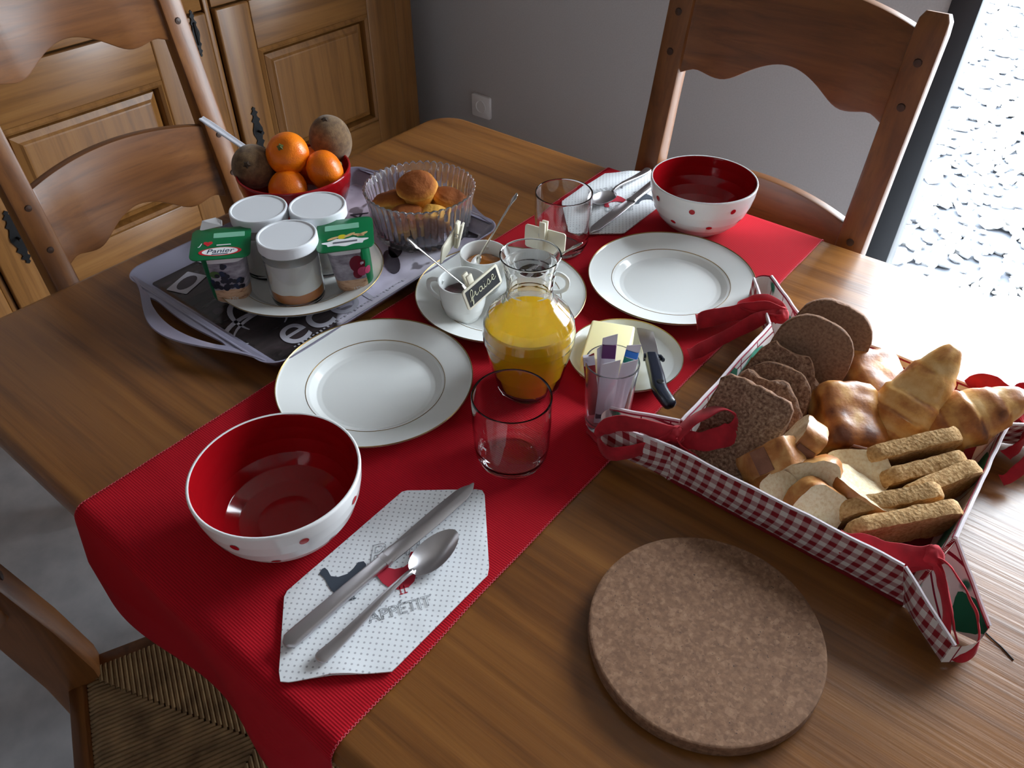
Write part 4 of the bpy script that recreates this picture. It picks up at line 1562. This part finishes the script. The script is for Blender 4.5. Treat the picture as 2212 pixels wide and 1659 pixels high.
def mandarin(label, loc, rot, r=.0330):
    t = thing('mandarin', label, 'mandarin', loc, rot, 'mandarins in the fruit bowl')
    prof = []
    N = 26
    for i in range(N + 1):
        a = pi * i / N
        z = -cos(a)
        q = sin(a)
        zz = z * .86
        if z > .86:
            zz -= .10 * ((z - .86) / .14) ** 1.5
        prof.append((q * r if 0 < i < N else 0, zz * r))
    m = MB().lathe(prof, 48, rf=lambda a, k: 1 - .018 * (k > N * .68) * (k - N * .68) / (N * .3) * (1 + cos(9 * a)) * .9)
    m.jitter(.0008, 40, len(label)).build('peel', 'mandarin', t, smooth=180)
    MB().lathe([(.0, .0045), (.0022, .0040), (.0040, .0015), (.0052, 0), (0, -.001)], 12, rf=lambda a, k: 1 + .3 * cos(5 * a)).build('calyx', 'stem', t, (0, 0, .758 * r), smooth=40)
    return t


mandarin('mandarin with its green calyx showing, topmost in the red bowl', at(.119, -.477, .1130), (R(38), R(22), 0))
mandarin('glossy mandarin in the red bowl on the side of the glass dish', at(.168, -.449, .0895), (R(-70), R(60), 0), .0318)
mandarin('mandarin low in the red bowl behind the white jar lids', at(.139, -.503, .0690), (R(-120), R(10), 0), .0315)
mandarin('mandarin mostly hidden beneath the kiwi at the back of the bowl', at(.112, -.425, .0720), (R(10), R(40), 0), .0310)


def kiwi(label, loc, rot):
    t = thing('kiwi', label, 'kiwi', loc, rot, 'kiwis in the fruit bowl')
    prof = [(0, -.041)] + [(.0335 * sin(pi * i / 24) ** .92, -.041 * cos(pi * i / 24)) for i in range(1, 24)] + [(0, .0405)]
    MB().lathe(prof, 40).jitter(.0010, 30, 3).build('skin', 'kiwi', t, smooth=180)
    MB().lathe([(0, .003), (.003, .0025), (.005, .0005), (.0055, -.001)], 10, rf=lambda a, k: 1 + .25 * cos(5 * a)).build('stalk_end', 'kiwi_end', t, (0, 0, .0402), smooth=40)


kiwi('brown kiwi at the rim of the red bowl beside the slanting pale handle', at(.073, -.510, .0905), (R(60), R(10), R(35)))
kiwi('brown kiwi standing on end, highest at the back of the bowl', at(.121, -.393, .1060), (R(14), R(8), 0))


def rod():
    a, b = Vector(at(.052, -.470, .074)), Vector(at(-.060, -.502, .131))
    y = (b - a).normalized()
    x = y.cross(Vector((0, 0, 1))).normalized()
    z = x.cross(y)
    t = thing('serving_spoon', 'long pale metal spoon handle slanting out of the fruit bowl', 'spoon', tuple(a), (0, 0, 0))
    t.rotation_euler = Matrix((x, y, z)).transposed().to_euler()
    L = (b - a).length
    sec = [(-.0072, -.001), (-.0065, .0012), (-.0045, .0018), (-.0015, .0004), (.0015, .0004), (.0045, .0018), (.0065, .0012), (.0072, -.001)]
    MB().sweep([(0, L * i / 20, 0) for i in range(21)], sec, scale=lambda u: (.75 + .25 * u) if u < .95 else .85).build('handle', 'satin', t, smooth=40)
    MB().slab([(.014 * sin(q), .020 * cos(q)) for q in [2 * pi * i / 20 for i in range(20)]], .0016).build('spoon_bowl', 'silver', t, (0, -.018, -.001), smooth=60)


rod()

# ================================================================== ribbed glass dish with muffins
GDX, GDY = .300, -.379


def dish():
    nr = 46
    def rf(a, k):
        return 1 + (.020 * (abs(cos(nr / 2 * a)) * 2 - 1) if 3 < k < KO else 0)
    out = [(0, .0), (.060, .0), (.0715, .001), (.0740, .004), (.0745, .010), (.0760, .022), (.0785, .042), (.0815, .062), (.0835, .068), (.0845, .0715), (.0850, .0735), (.0835, .0748)]
    ins = [(.0815, .0735), (.0800, .068), (.0770, .055), (.0735, .030), (.0705, .014), (.066, .0085), (0, .0078)]
    n = nr * 6
    m = MB()
    KO = len(dens(out))
    m.lathe(dens(out + ins), n, rf=rf)
    # notched rim
    vv = []
    for (x, y, z) in m.v:
        a = math.atan2(y, x)
        if z > .066:
            z += .0016 * (abs(cos(nr / 2 * a)) * 2 - 1)
        vv.append((x, y, z))
    m.v = vv
    o = m.build('ribbed_glass_dish', 'glass_dish', None, at(GDX, GDY, .0034), smooth=60)
    tag(o, 'ribbed pressed glass dish with a notched rim full of little cakes', 'dish')


dish()


def muffin(label, dx, dy, z, rot, s=1.0, seed=0):
    m = MB().lathe([(0, -.014), (.0150, -.0138), (.0170, -.012), (.0205, .000), (.0225, .0070), (.0255, .0085), (.0262, .0105), (.0248, .0140), (.0200, .0185), (.0130, .0222), (.0060, .0240), (0, .0245)], 36)
    m.v = [(x * s, y * s, zz * s) for x, y, zz in m.v]
    m.jitter(.0022, 55, seed)
    o = m.build('little_cake', 'muffin', None, at(GDX + dx, GDY + dy, z), rot, smooth=180)
    tag(o, label, 'cake', 'little cakes in the glass dish')


muffin('golden little cake lying on top of the others in the dish', -.006, .002, .0640, (R(14), R(10), 0), 1.23, 1)
muffin('little cake on the left of the pile in the dish', -.040, -.022, .0330, (R(-10), R(-12), 0), 1.23, 2)
muffin('little cake at the front of the pile in the dish', .008, -.040, .0315, (R(12), R(0), 0), 1.21, 3)
muffin('little cake turned with its pale base up beside the top one', .040, -.012, .0400, (R(118), R(20), R(40)), 1.16, 4)
muffin('cracked little cake at the back of the pile in the dish', .026, .036, .0350, (R(-18), R(12), 0), 1.23, 5)
muffin('little cake half hidden behind the top one in the dish', -.030, .034, .0320, (R(-8), R(-8), 0), 1.21, 6)

# ================================================================== bread basket
BX, BY = 1.0, -.4575


def basket():
    t = thing('bread_basket', 'padded cloth bread basket, gingham outside, corners tied with red ribbons', 'basket', at(BX, BY, .0004))
    fx, fy = .125, .1385         # floor half sizes
    rx, ry, rz = .1385, .1495, .058
    MB().prism(rrect(2 * fx + .004, 2 * fy + .004, .006), 0, .004).build('basket_floor', 'basket_in', t, smooth=30)
    th = .0035
    # walls: bottom edge b0-b1 and rim edge r0-r1, outside first
    def panel(b0, b1, r0, r1, name='side_panel', bulge=.003, patches=None):
        b0, b1, r0, r1 = map(Vector, (b0, b1, r0, r1))
        ex = (b1 - b0).normalized()
        outw = ex.cross(Vector((0, 0, 1))).normalized()
        org = (b0 + b1) / 2
        ang = math.atan2(ex.y, ex.x)
        Mi = Matrix.Rotation(-ang, 4, 'Z') @ Matrix.Translation(-org)
        nu, nv = 24, 6
        vs = []
        for side in (0, 1):
            for i in range(nu + 1):
                for j in range(nv + 1):
                    u, v = i / nu, j / nv
                    p = b0.lerp(b1, u).lerp(r0.lerp(r1, u), v)
                    p = p + outw * (bulge * sin(pi * v) * sin(pi * u) + .0012 * mnoise.noise(p * 35))
                    p.z += .0022 * mnoise.noise(p * 18) * v
                    p = p - outw * (th if side else 0)
                    vs.append(Mi @ p)
        fs, ms = [], []
        B = (nu + 1) * (nv + 1)
        for side in (0, 1):
            for i in range(nu):
                for j in range(nv):
                    a = side * B + i * (nv + 1) + j
                    fs.append((a, a + nv + 1, a + nv + 2, a + 1))
                    ms.append(side)
        for i in range(nu):
            for j in (0, nv):
                a = i * (nv + 1) + j
                fs.append((a, a + nv + 1, B + a + nv + 1, B + a))
                ms.append(0)
        for j in range(nv):
            for i in (0, nu):
                a = i * (nv + 1) + j
                fs.append((a, a + 1, B + a + 1, B + a))
                ms.append(0)
        m = MB()
        m.add(vs, fs)
        m.m = ms
        o = m.build(name, ['gingham', 'lining'], t, tuple(org), (0, 0, ang), smooth=50)
        top = [Vector(vs[i * (nv + 1) + nv]).lerp(Vector(vs[B + i * (nv + 1) + nv]), .5) + Vector((0, 0, .0006)) for i in range(nu + 1)]
        MB().tube(top, .0019, 6).build('rim_piping', 'piping_w', o)
        MB().tube([p + Vector((0, .0019, -.0016)) for p in top], .0011, 6).build('rim_stitching', 'piping', o)
        for (pu, pv, ru, rv) in (patches or []):
            q = MB()
            def pp(u, v):
                p = b0.lerp(b1, u).lerp(r0.lerp(r1, u), v)
                p = p + outw * (bulge * sin(pi * v) * sin(pi * u) + .0012 * mnoise.noise(p * 35) - th - .0006)
                p.z += .0022 * mnoise.noise(p * 18) * v
                return Mi @ p
            ring = [(pu + ru * cos(a_) * (1 + .12 * sin(5 * a_)), pv + rv * sin(a_) * (1 + .12 * cos(4 * a_))) for a_ in [2 * pi * i_ / 24 for i_ in range(24)]]
            vs2 = [pp(pu, pv)] + [pp(min(.99, pu + (a_ - pu) * .55), pv + (b_ - pv) * .55) for a_, b_ in ring] + [pp(min(.99, a_), min(.99, max(.01, b_))) for a_, b_ in ring]
            q.add(vs2, [(0, 1 + i_, 1 + (i_ + 1) % 24) for i_ in range(24)] + [(1 + i_, 25 + i_, 25 + (i_ + 1) % 24, 1 + (i_ + 1) % 24) for i_ in range(24)])
            q.build('printed_patch', 'green_patch', o, smooth=60, fix=False)
        return o
    fl, fr, br, bl = (-fx, -fy), (fx, -fy), (fx, fy), (-fx, fy)
    # panels stop short of the corners, where the ribbons tie them
    F0, F1 = (-rx + .0125, -ry), (rx - .0285, -ry)
    R0, R1 = (rx, -ry + .062), (rx, ry - .045)
    B0, B1 = (rx - .030, ry), (-rx + .030, ry)
    L0, L1 = (-rx, ry - .039), (-rx, -ry + .042)
    panel((*fl, 0), (*fr, 0), (*F0, rz), (*F1, rz))
    panel((*fr, 0), (*br, 0), (*R0, rz), (*R1, rz), patches=[(.66, .6, .12, .4)])
    panel((*br, 0), (*bl, 0), (*B0, rz), (*B1, rz))
    panel((*bl, 0), (*fl, 0), (*L0, rz), (*L1, rz), patches=[(.47, .72, .055, .25)])
    # pinched corner ears beyond the ties
    ears = [(fl, F0, L1, (-.210, -.138), .046, .010), (fr, R0, F1, (.180, -.158), .030, .0045), (br, B0, R1, (.192, .176), .046, .008), (bl, L0, B1, (-.194, .218), .048, .010)]
    for (c, a, b, tip, zt, zb) in ears:
        pat = [(.28, .5, .26, .42)] if c == fr else None
        c3 = Vector((c[0], c[1], .001))
        tp, tb = Vector((tip[0], tip[1], zt)), Vector((tip[0], tip[1], zb))
        spread = (Vector(a) - Vector(b)).normalized() * (.024 if c == fr else .015)
        panel(c3, tb - Vector((spread.x, spread.y, 0)), Vector((b[0], b[1], rz)), tp - Vector((spread.x, spread.y, 0)), 'corner_ear', .006)
        panel(tb + Vector((spread.x, spread.y, 0)), c3, tp + Vector((spread.x, spread.y, 0)), Vector((a[0], a[1], rz)), 'corner_ear', .006, pat)
        m = MB()
        m.grid(lambda u, v: tuple((tb.lerp(tp, v)) + Vector((spread.x, spread.y, 0)) * (1 - 2 * u) * 1.02 + Vector((tip[0], tip[1], 0)).normalized() * .007 * sin(pi * u)), 8, 4)
        m.build('corner_fold', 'lining', t, smooth=60)
    # ribbons
    def rib(pts, w=.010, tw=None, up=(0, 0, 1)):
        P = catmull(pts, 7)
        MB().sweep(P, rrect(w * 1.45, .0016, .0005, 1), up=up, twist=tw, scale=lambda u: (1 - .35 * sin(u * 9) ** 2 * .5, 1)).jitter(.0016, 75, len(P)).build('ribbon', 'ribbon', bow, smooth=60)
    def knot(p):
        m = MB().lathe([(0, -.0095), (.0060, -.0080), (.0088, -.001), (.0078, .005), (.0048, .0085), (0, .0095)], 18, rf=lambda a, k_: 1 + .12 * cos(3 * a))
        m.jitter(.0042, 110, 2)
        return m.build('ribbon_knot', 'ribbon', t, p, smooth=180)
    K = [(-.132, -.128, .054), (.128, -.116, .052), (.140, .132, .054), (-.134, .140, .056)]
    # near left bow
    bow = knot(K[0])
    rib([(0, 0, 0), (-.030, -.018, .010), (-.060, -.026, .002), (-.072, -.036, -.016), (-.052, -.040, -.028), (-.020, -.022, -.012), (0, 0, 0)], .013, lambda u: 1.0 + .8 * u)
    rib([(0, 0, 0), (.010, .014, .018), (.024, .036, .028), (.040, .046, .022), (.046, .036, .008), (.026, .012, .000), (0, 0, 0)], .017, lambda u: .3 + .8 * u)
    rib([(0, 0, 0), (-.024, -.022, -.014), (-.050, -.030, -.034), (-.078, -.020, -.045), (-.104, -.008, -.0485)], .0045, lambda u: 1.2 * u)
    rib([(0, 0, 0), (.010, -.002, -.010), (.018, .004, -.026), (.020, .008, -.040)], .018, lambda u: 1.0)
    # near right bow with a long open loop
    bow = knot(K[1])
    rib([(0, 0, 0), (.012, -.006, .006), (.034, -.022, .002), (.052, -.030, -.016), (.060, -.044, -.034), (.052, -.056, -.040), (.040, -.050, -.040), (.028, -.030, -.022), (.012, -.012, -.006), (0, 0, 0)], .0075, lambda u: .8 + .6 * u)
    rib([(0, 0, 0), (-.022, -.012, -.004), (-.050, -.020, -.006), (-.074, -.024, -.012)], .016, lambda u: .8)
    rib([(0, 0, 0), (-.016, -.010, -.008), (-.040, -.016, -.018), (-.060, -.018, -.030)], .016, lambda u: .9)
    rib([(0, 0, 0), (.016, -.014, -.004), (.030, -.030, -.018), (.046, -.044, -.038)], .007, lambda u: 1)
    # far right bow
    bow = knot(K[2])
    rib([(0, 0, 0), (-.014, .004, .012), (-.036, .006, .016), (-.050, .004, .008), (-.034, -.004, .000), (-.012, -.004, .0), (0, 0, 0)], .020, lambda u: .9 + u)
    rib([(0, 0, 0), (.008, .016, .016), (.000, .028, .020), (-.010, .022, .014), (0, 0, 0)], .008, lambda u: .8)
    rib([(0, 0, 0), (.020, -.014, -.004), (.030, -.032, -.020), (.022, -.052, -.038), (.016, -.058, -.044)], .010, lambda u: .8)
    rib([(0, 0, 0), (.014, -.006, -.012), (.016, -.012, -.030), (.010, -.018, -.042)], .011, lambda u: 1.2)
    # far left bow, tails over the runner
    bow = knot(K[3])
    rib([(0, 0, 0), (-.018, -.004, .004), (-.052, -.022, -.006), (-.082, -.044, -.018), (-.088, -.052, -.020)], .016, lambda u: 1.1)
    rib([(0, 0, 0), (-.018, -.014, -.002), (-.044, -.044, -.024), (-.066, -.076, -.040), (-.074, -.088, -.044)], .013, lambda u: .9)
    rib([(0, 0, 0), (-.014, .010, .006), (-.036, .006, .004), (-.050, -.010, -.004), (-.030, -.010, -.004), (0, 0, 0)], .013, lambda u: .8)


basket()

# ================================================================== bread
def frame(ex, ez):
    """orientation with local X along ex and local Z (slice normal) near ez."""
    x = Vector(ex).normalized()
    z = Vector(ez)
    z = (z - x * z.dot(x)).normalized()
    y = z.cross(x)
    return Matrix((x, y, z)).transposed().to_euler()


def loaf_outline(w, h, kind, seed, n=44):
    rr = random.Random(seed)
    pts = []
    for i in range(n):
        a = 2 * pi * i / n
        c, s = cos(a), sin(a)
        if kind == 'square':
            e = 9.0
        elif kind == 'round':
            e = 2.6 if s > 0 else 4.5
        else:
            e = 3.4
        q = (abs(c) ** e + abs(s) ** e) ** (-1 / e)
        x, y = w / 2 * q * c, h / 2 * q * s
        if kind == 'torn' and s > .2:
            y -= h * (.10 * abs(sin(3.2 * a + seed)) + .10 * (c > 0) * c)
        k = 1 + .025 * mnoise.noise(Vector((c * 3, s * 3, seed)))
        pts.append((x * k, y * k))
    return pts


def dense_slab(outline, t, face, side, seed, amp=.0016, freq=110):
    m = MB()
    n = len(outline)
    ks = [0.0, .25, .5, .72, .88, .97]
    vs, fs, ms = [], [], []
    for sgn in (-1, 1):
        for k in ks[1:]:
            for (x, y) in outline:
                vs.append((x * k, y * k, sgn * t / 2))
        vs.append((0, 0, sgn * t / 2))
    rim = len(vs)
    for z in (-.32, 0, .32):
        for (x, y) in outline:
            vs.append((x, y, z * t))
    blk = (len(ks) - 1) * n + 1
    for sd in (0, 1):
        b = sd * blk
        for i in range(n):
            j = (i + 1) % n
            fs.append((b + blk - 1, b + i, b + j)); ms.append(0)
            for r in range(len(ks) - 2):
                fs.append((b + r * n + i, b + (r + 1) * n + i, b + (r + 1) * n + j, b + r * n + j)); ms.append(0)
    last = (len(ks) - 2) * n
    seq = [last, rim, rim + n, rim + 2 * n, blk + last]
    for a, b in zip(seq, seq[1:]):
        for i in range(n):
            j = (i + 1) % n
            fs.append((a + i, a + j, b + j, b + i)); ms.append(1)
    m.add(vs, fs)
    m.m = ms
    m.jitter(amp, freq, seed)
    return m


def rye(label, cen, ex, ez, w, h, t, kind, seed, face='rye', amp=.0016):
    o = thing('rye_slice', label, 'bread', at(*cen), frame(ex, ez), 'dark rye slices in the basket')
    m = dense_slab(loaf_outline(w, h, kind, seed), t, 0, 1, seed, amp)
    sides = MB()
    m.build('slice', [face, 'rye_crust'], o, smooth=60)
    return o


# local Z (slice normal) faces the camera side: leaning back about 35 degrees
def lean(d):
    return (0.05, -cos(R(d)), sin(R(d)))


rye('coarse square rye slice at the front of the row', (.918, -.5440, .0560), (1, .05, -.06), lean(36), .080, .112, .013, 'square', 1, 'rye', .0024)
rye('torn rye slice just behind the coarse front slice', (.921, -.4920, .0480), (1, .10, -.10), lean(38), .088, .096, .014, 'torn', 2, 'rye', .0026)
rye('thin smooth topped rye slice in the middle of the row', (.922, -.4680, .0500), (1, .12, -.04), lean(36), .078, .088, .010, 'round', 3, 'rye', .0014)
rye('ragged broken rye slice below the big smooth slice', (.918, -.4360, .0520), (1, .02, -.28), lean(34), .086, .094, .014, 'torn', 5, 'rye', .0026)
rye('big smooth rounded rye slice standing near the back', (.928, -.3960, .0660), (1, .10, -.20), lean(26), .090, .106, .013, 'round', 6, 'rye_smooth', .0009)
rye('darkest rye slice at the very back of the row', (.934, -.3560, .0720), (1, .12, -.22), lean(24), .090, .100, .013, 'round', 8, 'rye_smooth', .0009)


def choc_roll(label, cen, rot, seed):
    t = thing('chocolate_pastry', label, 'pastry', at(*cen), rot, 'chocolate pastries in the basket')
    m = MB()
    n, nv = 40, 22
    vs, tone = [], []
    for j in range(nv + 1):
        v = j / nv * 2 - 1
        end = (1 - abs(v) ** 8) ** .35 if abs(v) < 1 else 0
        for i in range(n):
            a = 2 * pi * i / n
            c, s = cos(a), sin(a)
            q = (abs(c) ** 4.6 + abs(s) ** 4.6) ** (-1 / 4.6)
            lay = .035 * abs(sin(11 * a + 3 * v)) * (1 if abs(v) > .75 else .3)
            k = (.72 + .28 * end) * (1 - lay)
            vs.append((.034 * q * c * k, .040 * v, .0275 * q * s * k))
            tone.append(.62 + .5 * mnoise.noise(Vector((c * 2, v * 2, s * 2 + seed))) + .15 * s + (.1 if abs(v) > .85 else 0))
    fs = []
    for j in range(nv):
        for i in range(n):
            i2 = (i + 1) % n
            fs.append((j * n + i, j * n + i2, (j + 1) * n + i2, (j + 1) * n + i))
    fs += [tuple(range(n))[::-1], tuple(nv * n + i for i in range(n))]
    m.add(vs, fs)
    m.jitter(.0026, 60, seed)
    m.build('rolled_dough', 'pastry', t, smooth=70, attr=('tone', tone))
    for (x, z, y) in ((-.012, .006, 1), (.012, .004, 1), (.008, .006, -1)):
        MB().box(x - .006, x + .006, y * .034, y * .0415, z - .004, z + .004).jitter(.001, 200, 1).build('chocolate_stick', 'choc', t, smooth=0, bevel=.001)
    return t


choc_roll('chocolate pastry in the basket centre beside the ragged rye', (.998, -.4390, .0440), (R(18), R(10), R(40)), 1)
choc_roll('chocolate pastry behind, beside the big smooth rye slice', (1.000, -.3600, .0420), (R(14), R(8), R(48)), 4)


def croissant(label, path, R0, seed, nseg=7, dark=.0, tipk=.18):
    t = thing('croissant', label, 'croissant', (0, 0, 0), (0, 0, 0), 'croissants in the basket')
    P = catmull([at(*p) for p in path], 16)
    org = P[0].copy()
    t.location = org
    n, N = 36, len(P)
    vs, tone, fs = [], [], []
    up = Vector((0, 0, 1))
    for i, p in enumerate(P):
        u = i / (N - 1)
        T = (P[min(i + 1, N - 1)] - P[max(i - 1, 0)]).normalized()
        sd = T.cross(up).normalized()
        Nn = sd.cross(T)
        e = abs(2 * u - 1)
        seg = (u * nseg) % 1
        ridge = 1 + .11 * (1 - abs(seg * 2 - 1) ** 1.5) - .06 * (seg > .93)
        prof = tipk + (1 - tipk) * (1 - e ** 1.7)
        for j in range(n):
            a = 2 * pi * j / n
            sp = (u * nseg + .12 * sin(a)) % 1
            rg = 1 + .10 * (sp ** 1.5) * (sp < .94)
            r = R0 * prof * rg * (1 + .03 * mnoise.noise(Vector((cos(a) * 2, sin(a) * 2, u * 5 + seed))))
            q = p + sd * r * cos(a) + Nn * r * .92 * sin(a)
            vs.append(q - org)
            tone.append(.30 + .42 * sp * (sp > .35) + dark + .30 * mnoise.noise(Vector((cos(a) * 1.5, sin(a) * 1.5, u * 7 + seed))))
    for i in range(N - 1):
        for j in range(n):
            j2 = (j + 1) % n
            fs.append((i * n + j, i * n + j2, (i + 1) * n + j2, (i + 1) * n + j))
    fs += [tuple(range(n))[::-1], tuple((N - 1) * n + j for j in range(n))]
    m = MB()
    m.add(vs, fs)
    m.jitter(.0016, 70, seed).build('rolled_dough', 'pastry', t, smooth=70, attr=('tone', tone))


croissant('large croissant standing up with its pointed tip in the air', [(1.034, -.452, .010), (1.041, -.418, .036), (1.048, -.384, .070), (1.060, -.346, .122)], .0355, 2, 6, -.05, .16)
croissant('darker banded croissant pointing over the back right rim', [(1.060, -.412, .022), (1.082, -.394, .050), (1.110, -.368, .072), (1.139, -.342, .092)], .0310, 7, 5, .16, .28)


def baguette(label, cen, ex, ez, w, h, t, seed, ear=True):
    o = thing('baguette_slice', label, 'bread', at(*cen), frame(ex, ez), 'baguette slices in the basket')
    dense_slab(loaf_outline(w, h, 'x', seed, 36), t, 0, 1, seed, .0020, 90).build('slice', ['crumb', 'crust'], o, smooth=60)
    if ear:
        m = MB().box(-.008, .008, -.0015, .0015, -t * .42, t * .42)
        m.jitter(.0012, 150, seed).build('crust_ear', 'crust_dark', o, (.004, h / 2 + .0015, 0), (R(0), 0, R(-14)), smooth=30, bevel=.0008)


baguette('long baguette piece leaning on the coarse rye, crust to the front', (.960, -.5500, .0480), (.55, .25, .75), (.70, -.35, -.30), .064, .046, .030, 1, True)
baguette('baguette piece with a raised crust flap behind the long piece', (.976, -.5180, .0580), (.35, .30, .88), (.85, .25, -.25), .056, .044, .024, 2)
baguette('crusty baguette end in the middle with its cut face to the right', (1.004, -.5420, .0460), (.75, .35, .40), (.55, -.45, .60), .056, .042, .030, 3, False)
baguette('pale baguette slice lying back beside the chocolate pastry', (1.034, -.5030, .0420), (.85, .45, .15), (-.10, -.62, .70), .064, .046, .020, 4)
baguette('flat baguette slice lying on top with its crumb facing up', (1.048, -.5330, .0480), (.80, -.05, -.16), (.18, .30, .92), .070, .042, .015, 5, False)
baguette('small baguette slice tucked against the front gingham wall', (.984, -.5760, .0330), (.62, -.20, -.55), (.50, -.40, .70), .054, .042, .018, 6, False)
baguette('round baguette slice showing its white crumb at the front', (1.019, -.5700, .0400), (.66, .30, -.50), (.30, -.72, .58), .054, .048, .022, 7, False)


def rusk(label, a, b, drop, th, seed):
    """slab standing on edge; a-b is its upper long edge (world points relative to the table)."""
    A, B = Vector(a), Vector(b)
    ex = (B - A).normalized()
    dn = Vector(drop).normalized()
    dn = (dn - ex * dn.dot(ex)).normalized()
    hgt = min(.058, min(A.z, B.z) - .006 + .004)
    L = (B - A).length
    cen = (A + B) / 2 + dn * hgt / 2
    nz = ex.cross(-dn)
    o = thing('rusk', label, 'rusk', at(*cen), (0, 0, 0), 'toasted rusks in the basket')
    o.rotation_euler = Matrix((ex, -dn, nz)).transposed().to_euler()
    ol = rrect(L, hgt, .016, 7)
    dense = []
    for i in range(len(ol)):
        p, q = Vector(ol[i]), Vector(ol[(i + 1) % len(ol)])
        n = max(1, int((q - p).length / .005))
        dense += [tuple(p.lerp(q, k / n)) for k in range(n)]
    dense_slab(dense, th, 0, 1, seed, .0014, 130).build('toast', ['rusk', 'rusk'], o, smooth=60)


DR = (-.26, .20, -.94)
rusk('rusk highest on the pile below the banded croissant', (1.036, -.498, .066), (1.104, -.421, .083), DR, .0155, 1)
rusk('rusk second from the top on the rusk side of the basket', (1.058, -.510, .056), (1.118, -.440, .073), DR, .0155, 2)
rusk('rusk against the right wall of the basket', (1.082, -.516, .056), (1.131, -.440, .071), (-.14, .14, -.98), .0160, 3)
rusk('rusk lying second from the front of the basket', (1.040, -.570, .052), (1.112, -.498, .071), DR, .0155, 4)
rusk('rusk nearest the front right corner of the basket', (1.056, -.584, .052), (1.132, -.506, .069), (-.16, .12, -.98), .0150, 5)
# small dark thread on the bare wood beside the basket
o = MB().tube(catmull([(0, 0, .0008), (.012, -.006, .0009), (.022, -.010, .0008), (.034, -.017, .0008)], 5), .0007, 6).build('loose_thread', 'iron', None, at(1.186, -.575, .0), smooth=60)
tag(o, 'short dark thread lying on the bare table by the basket corner', 'thread')
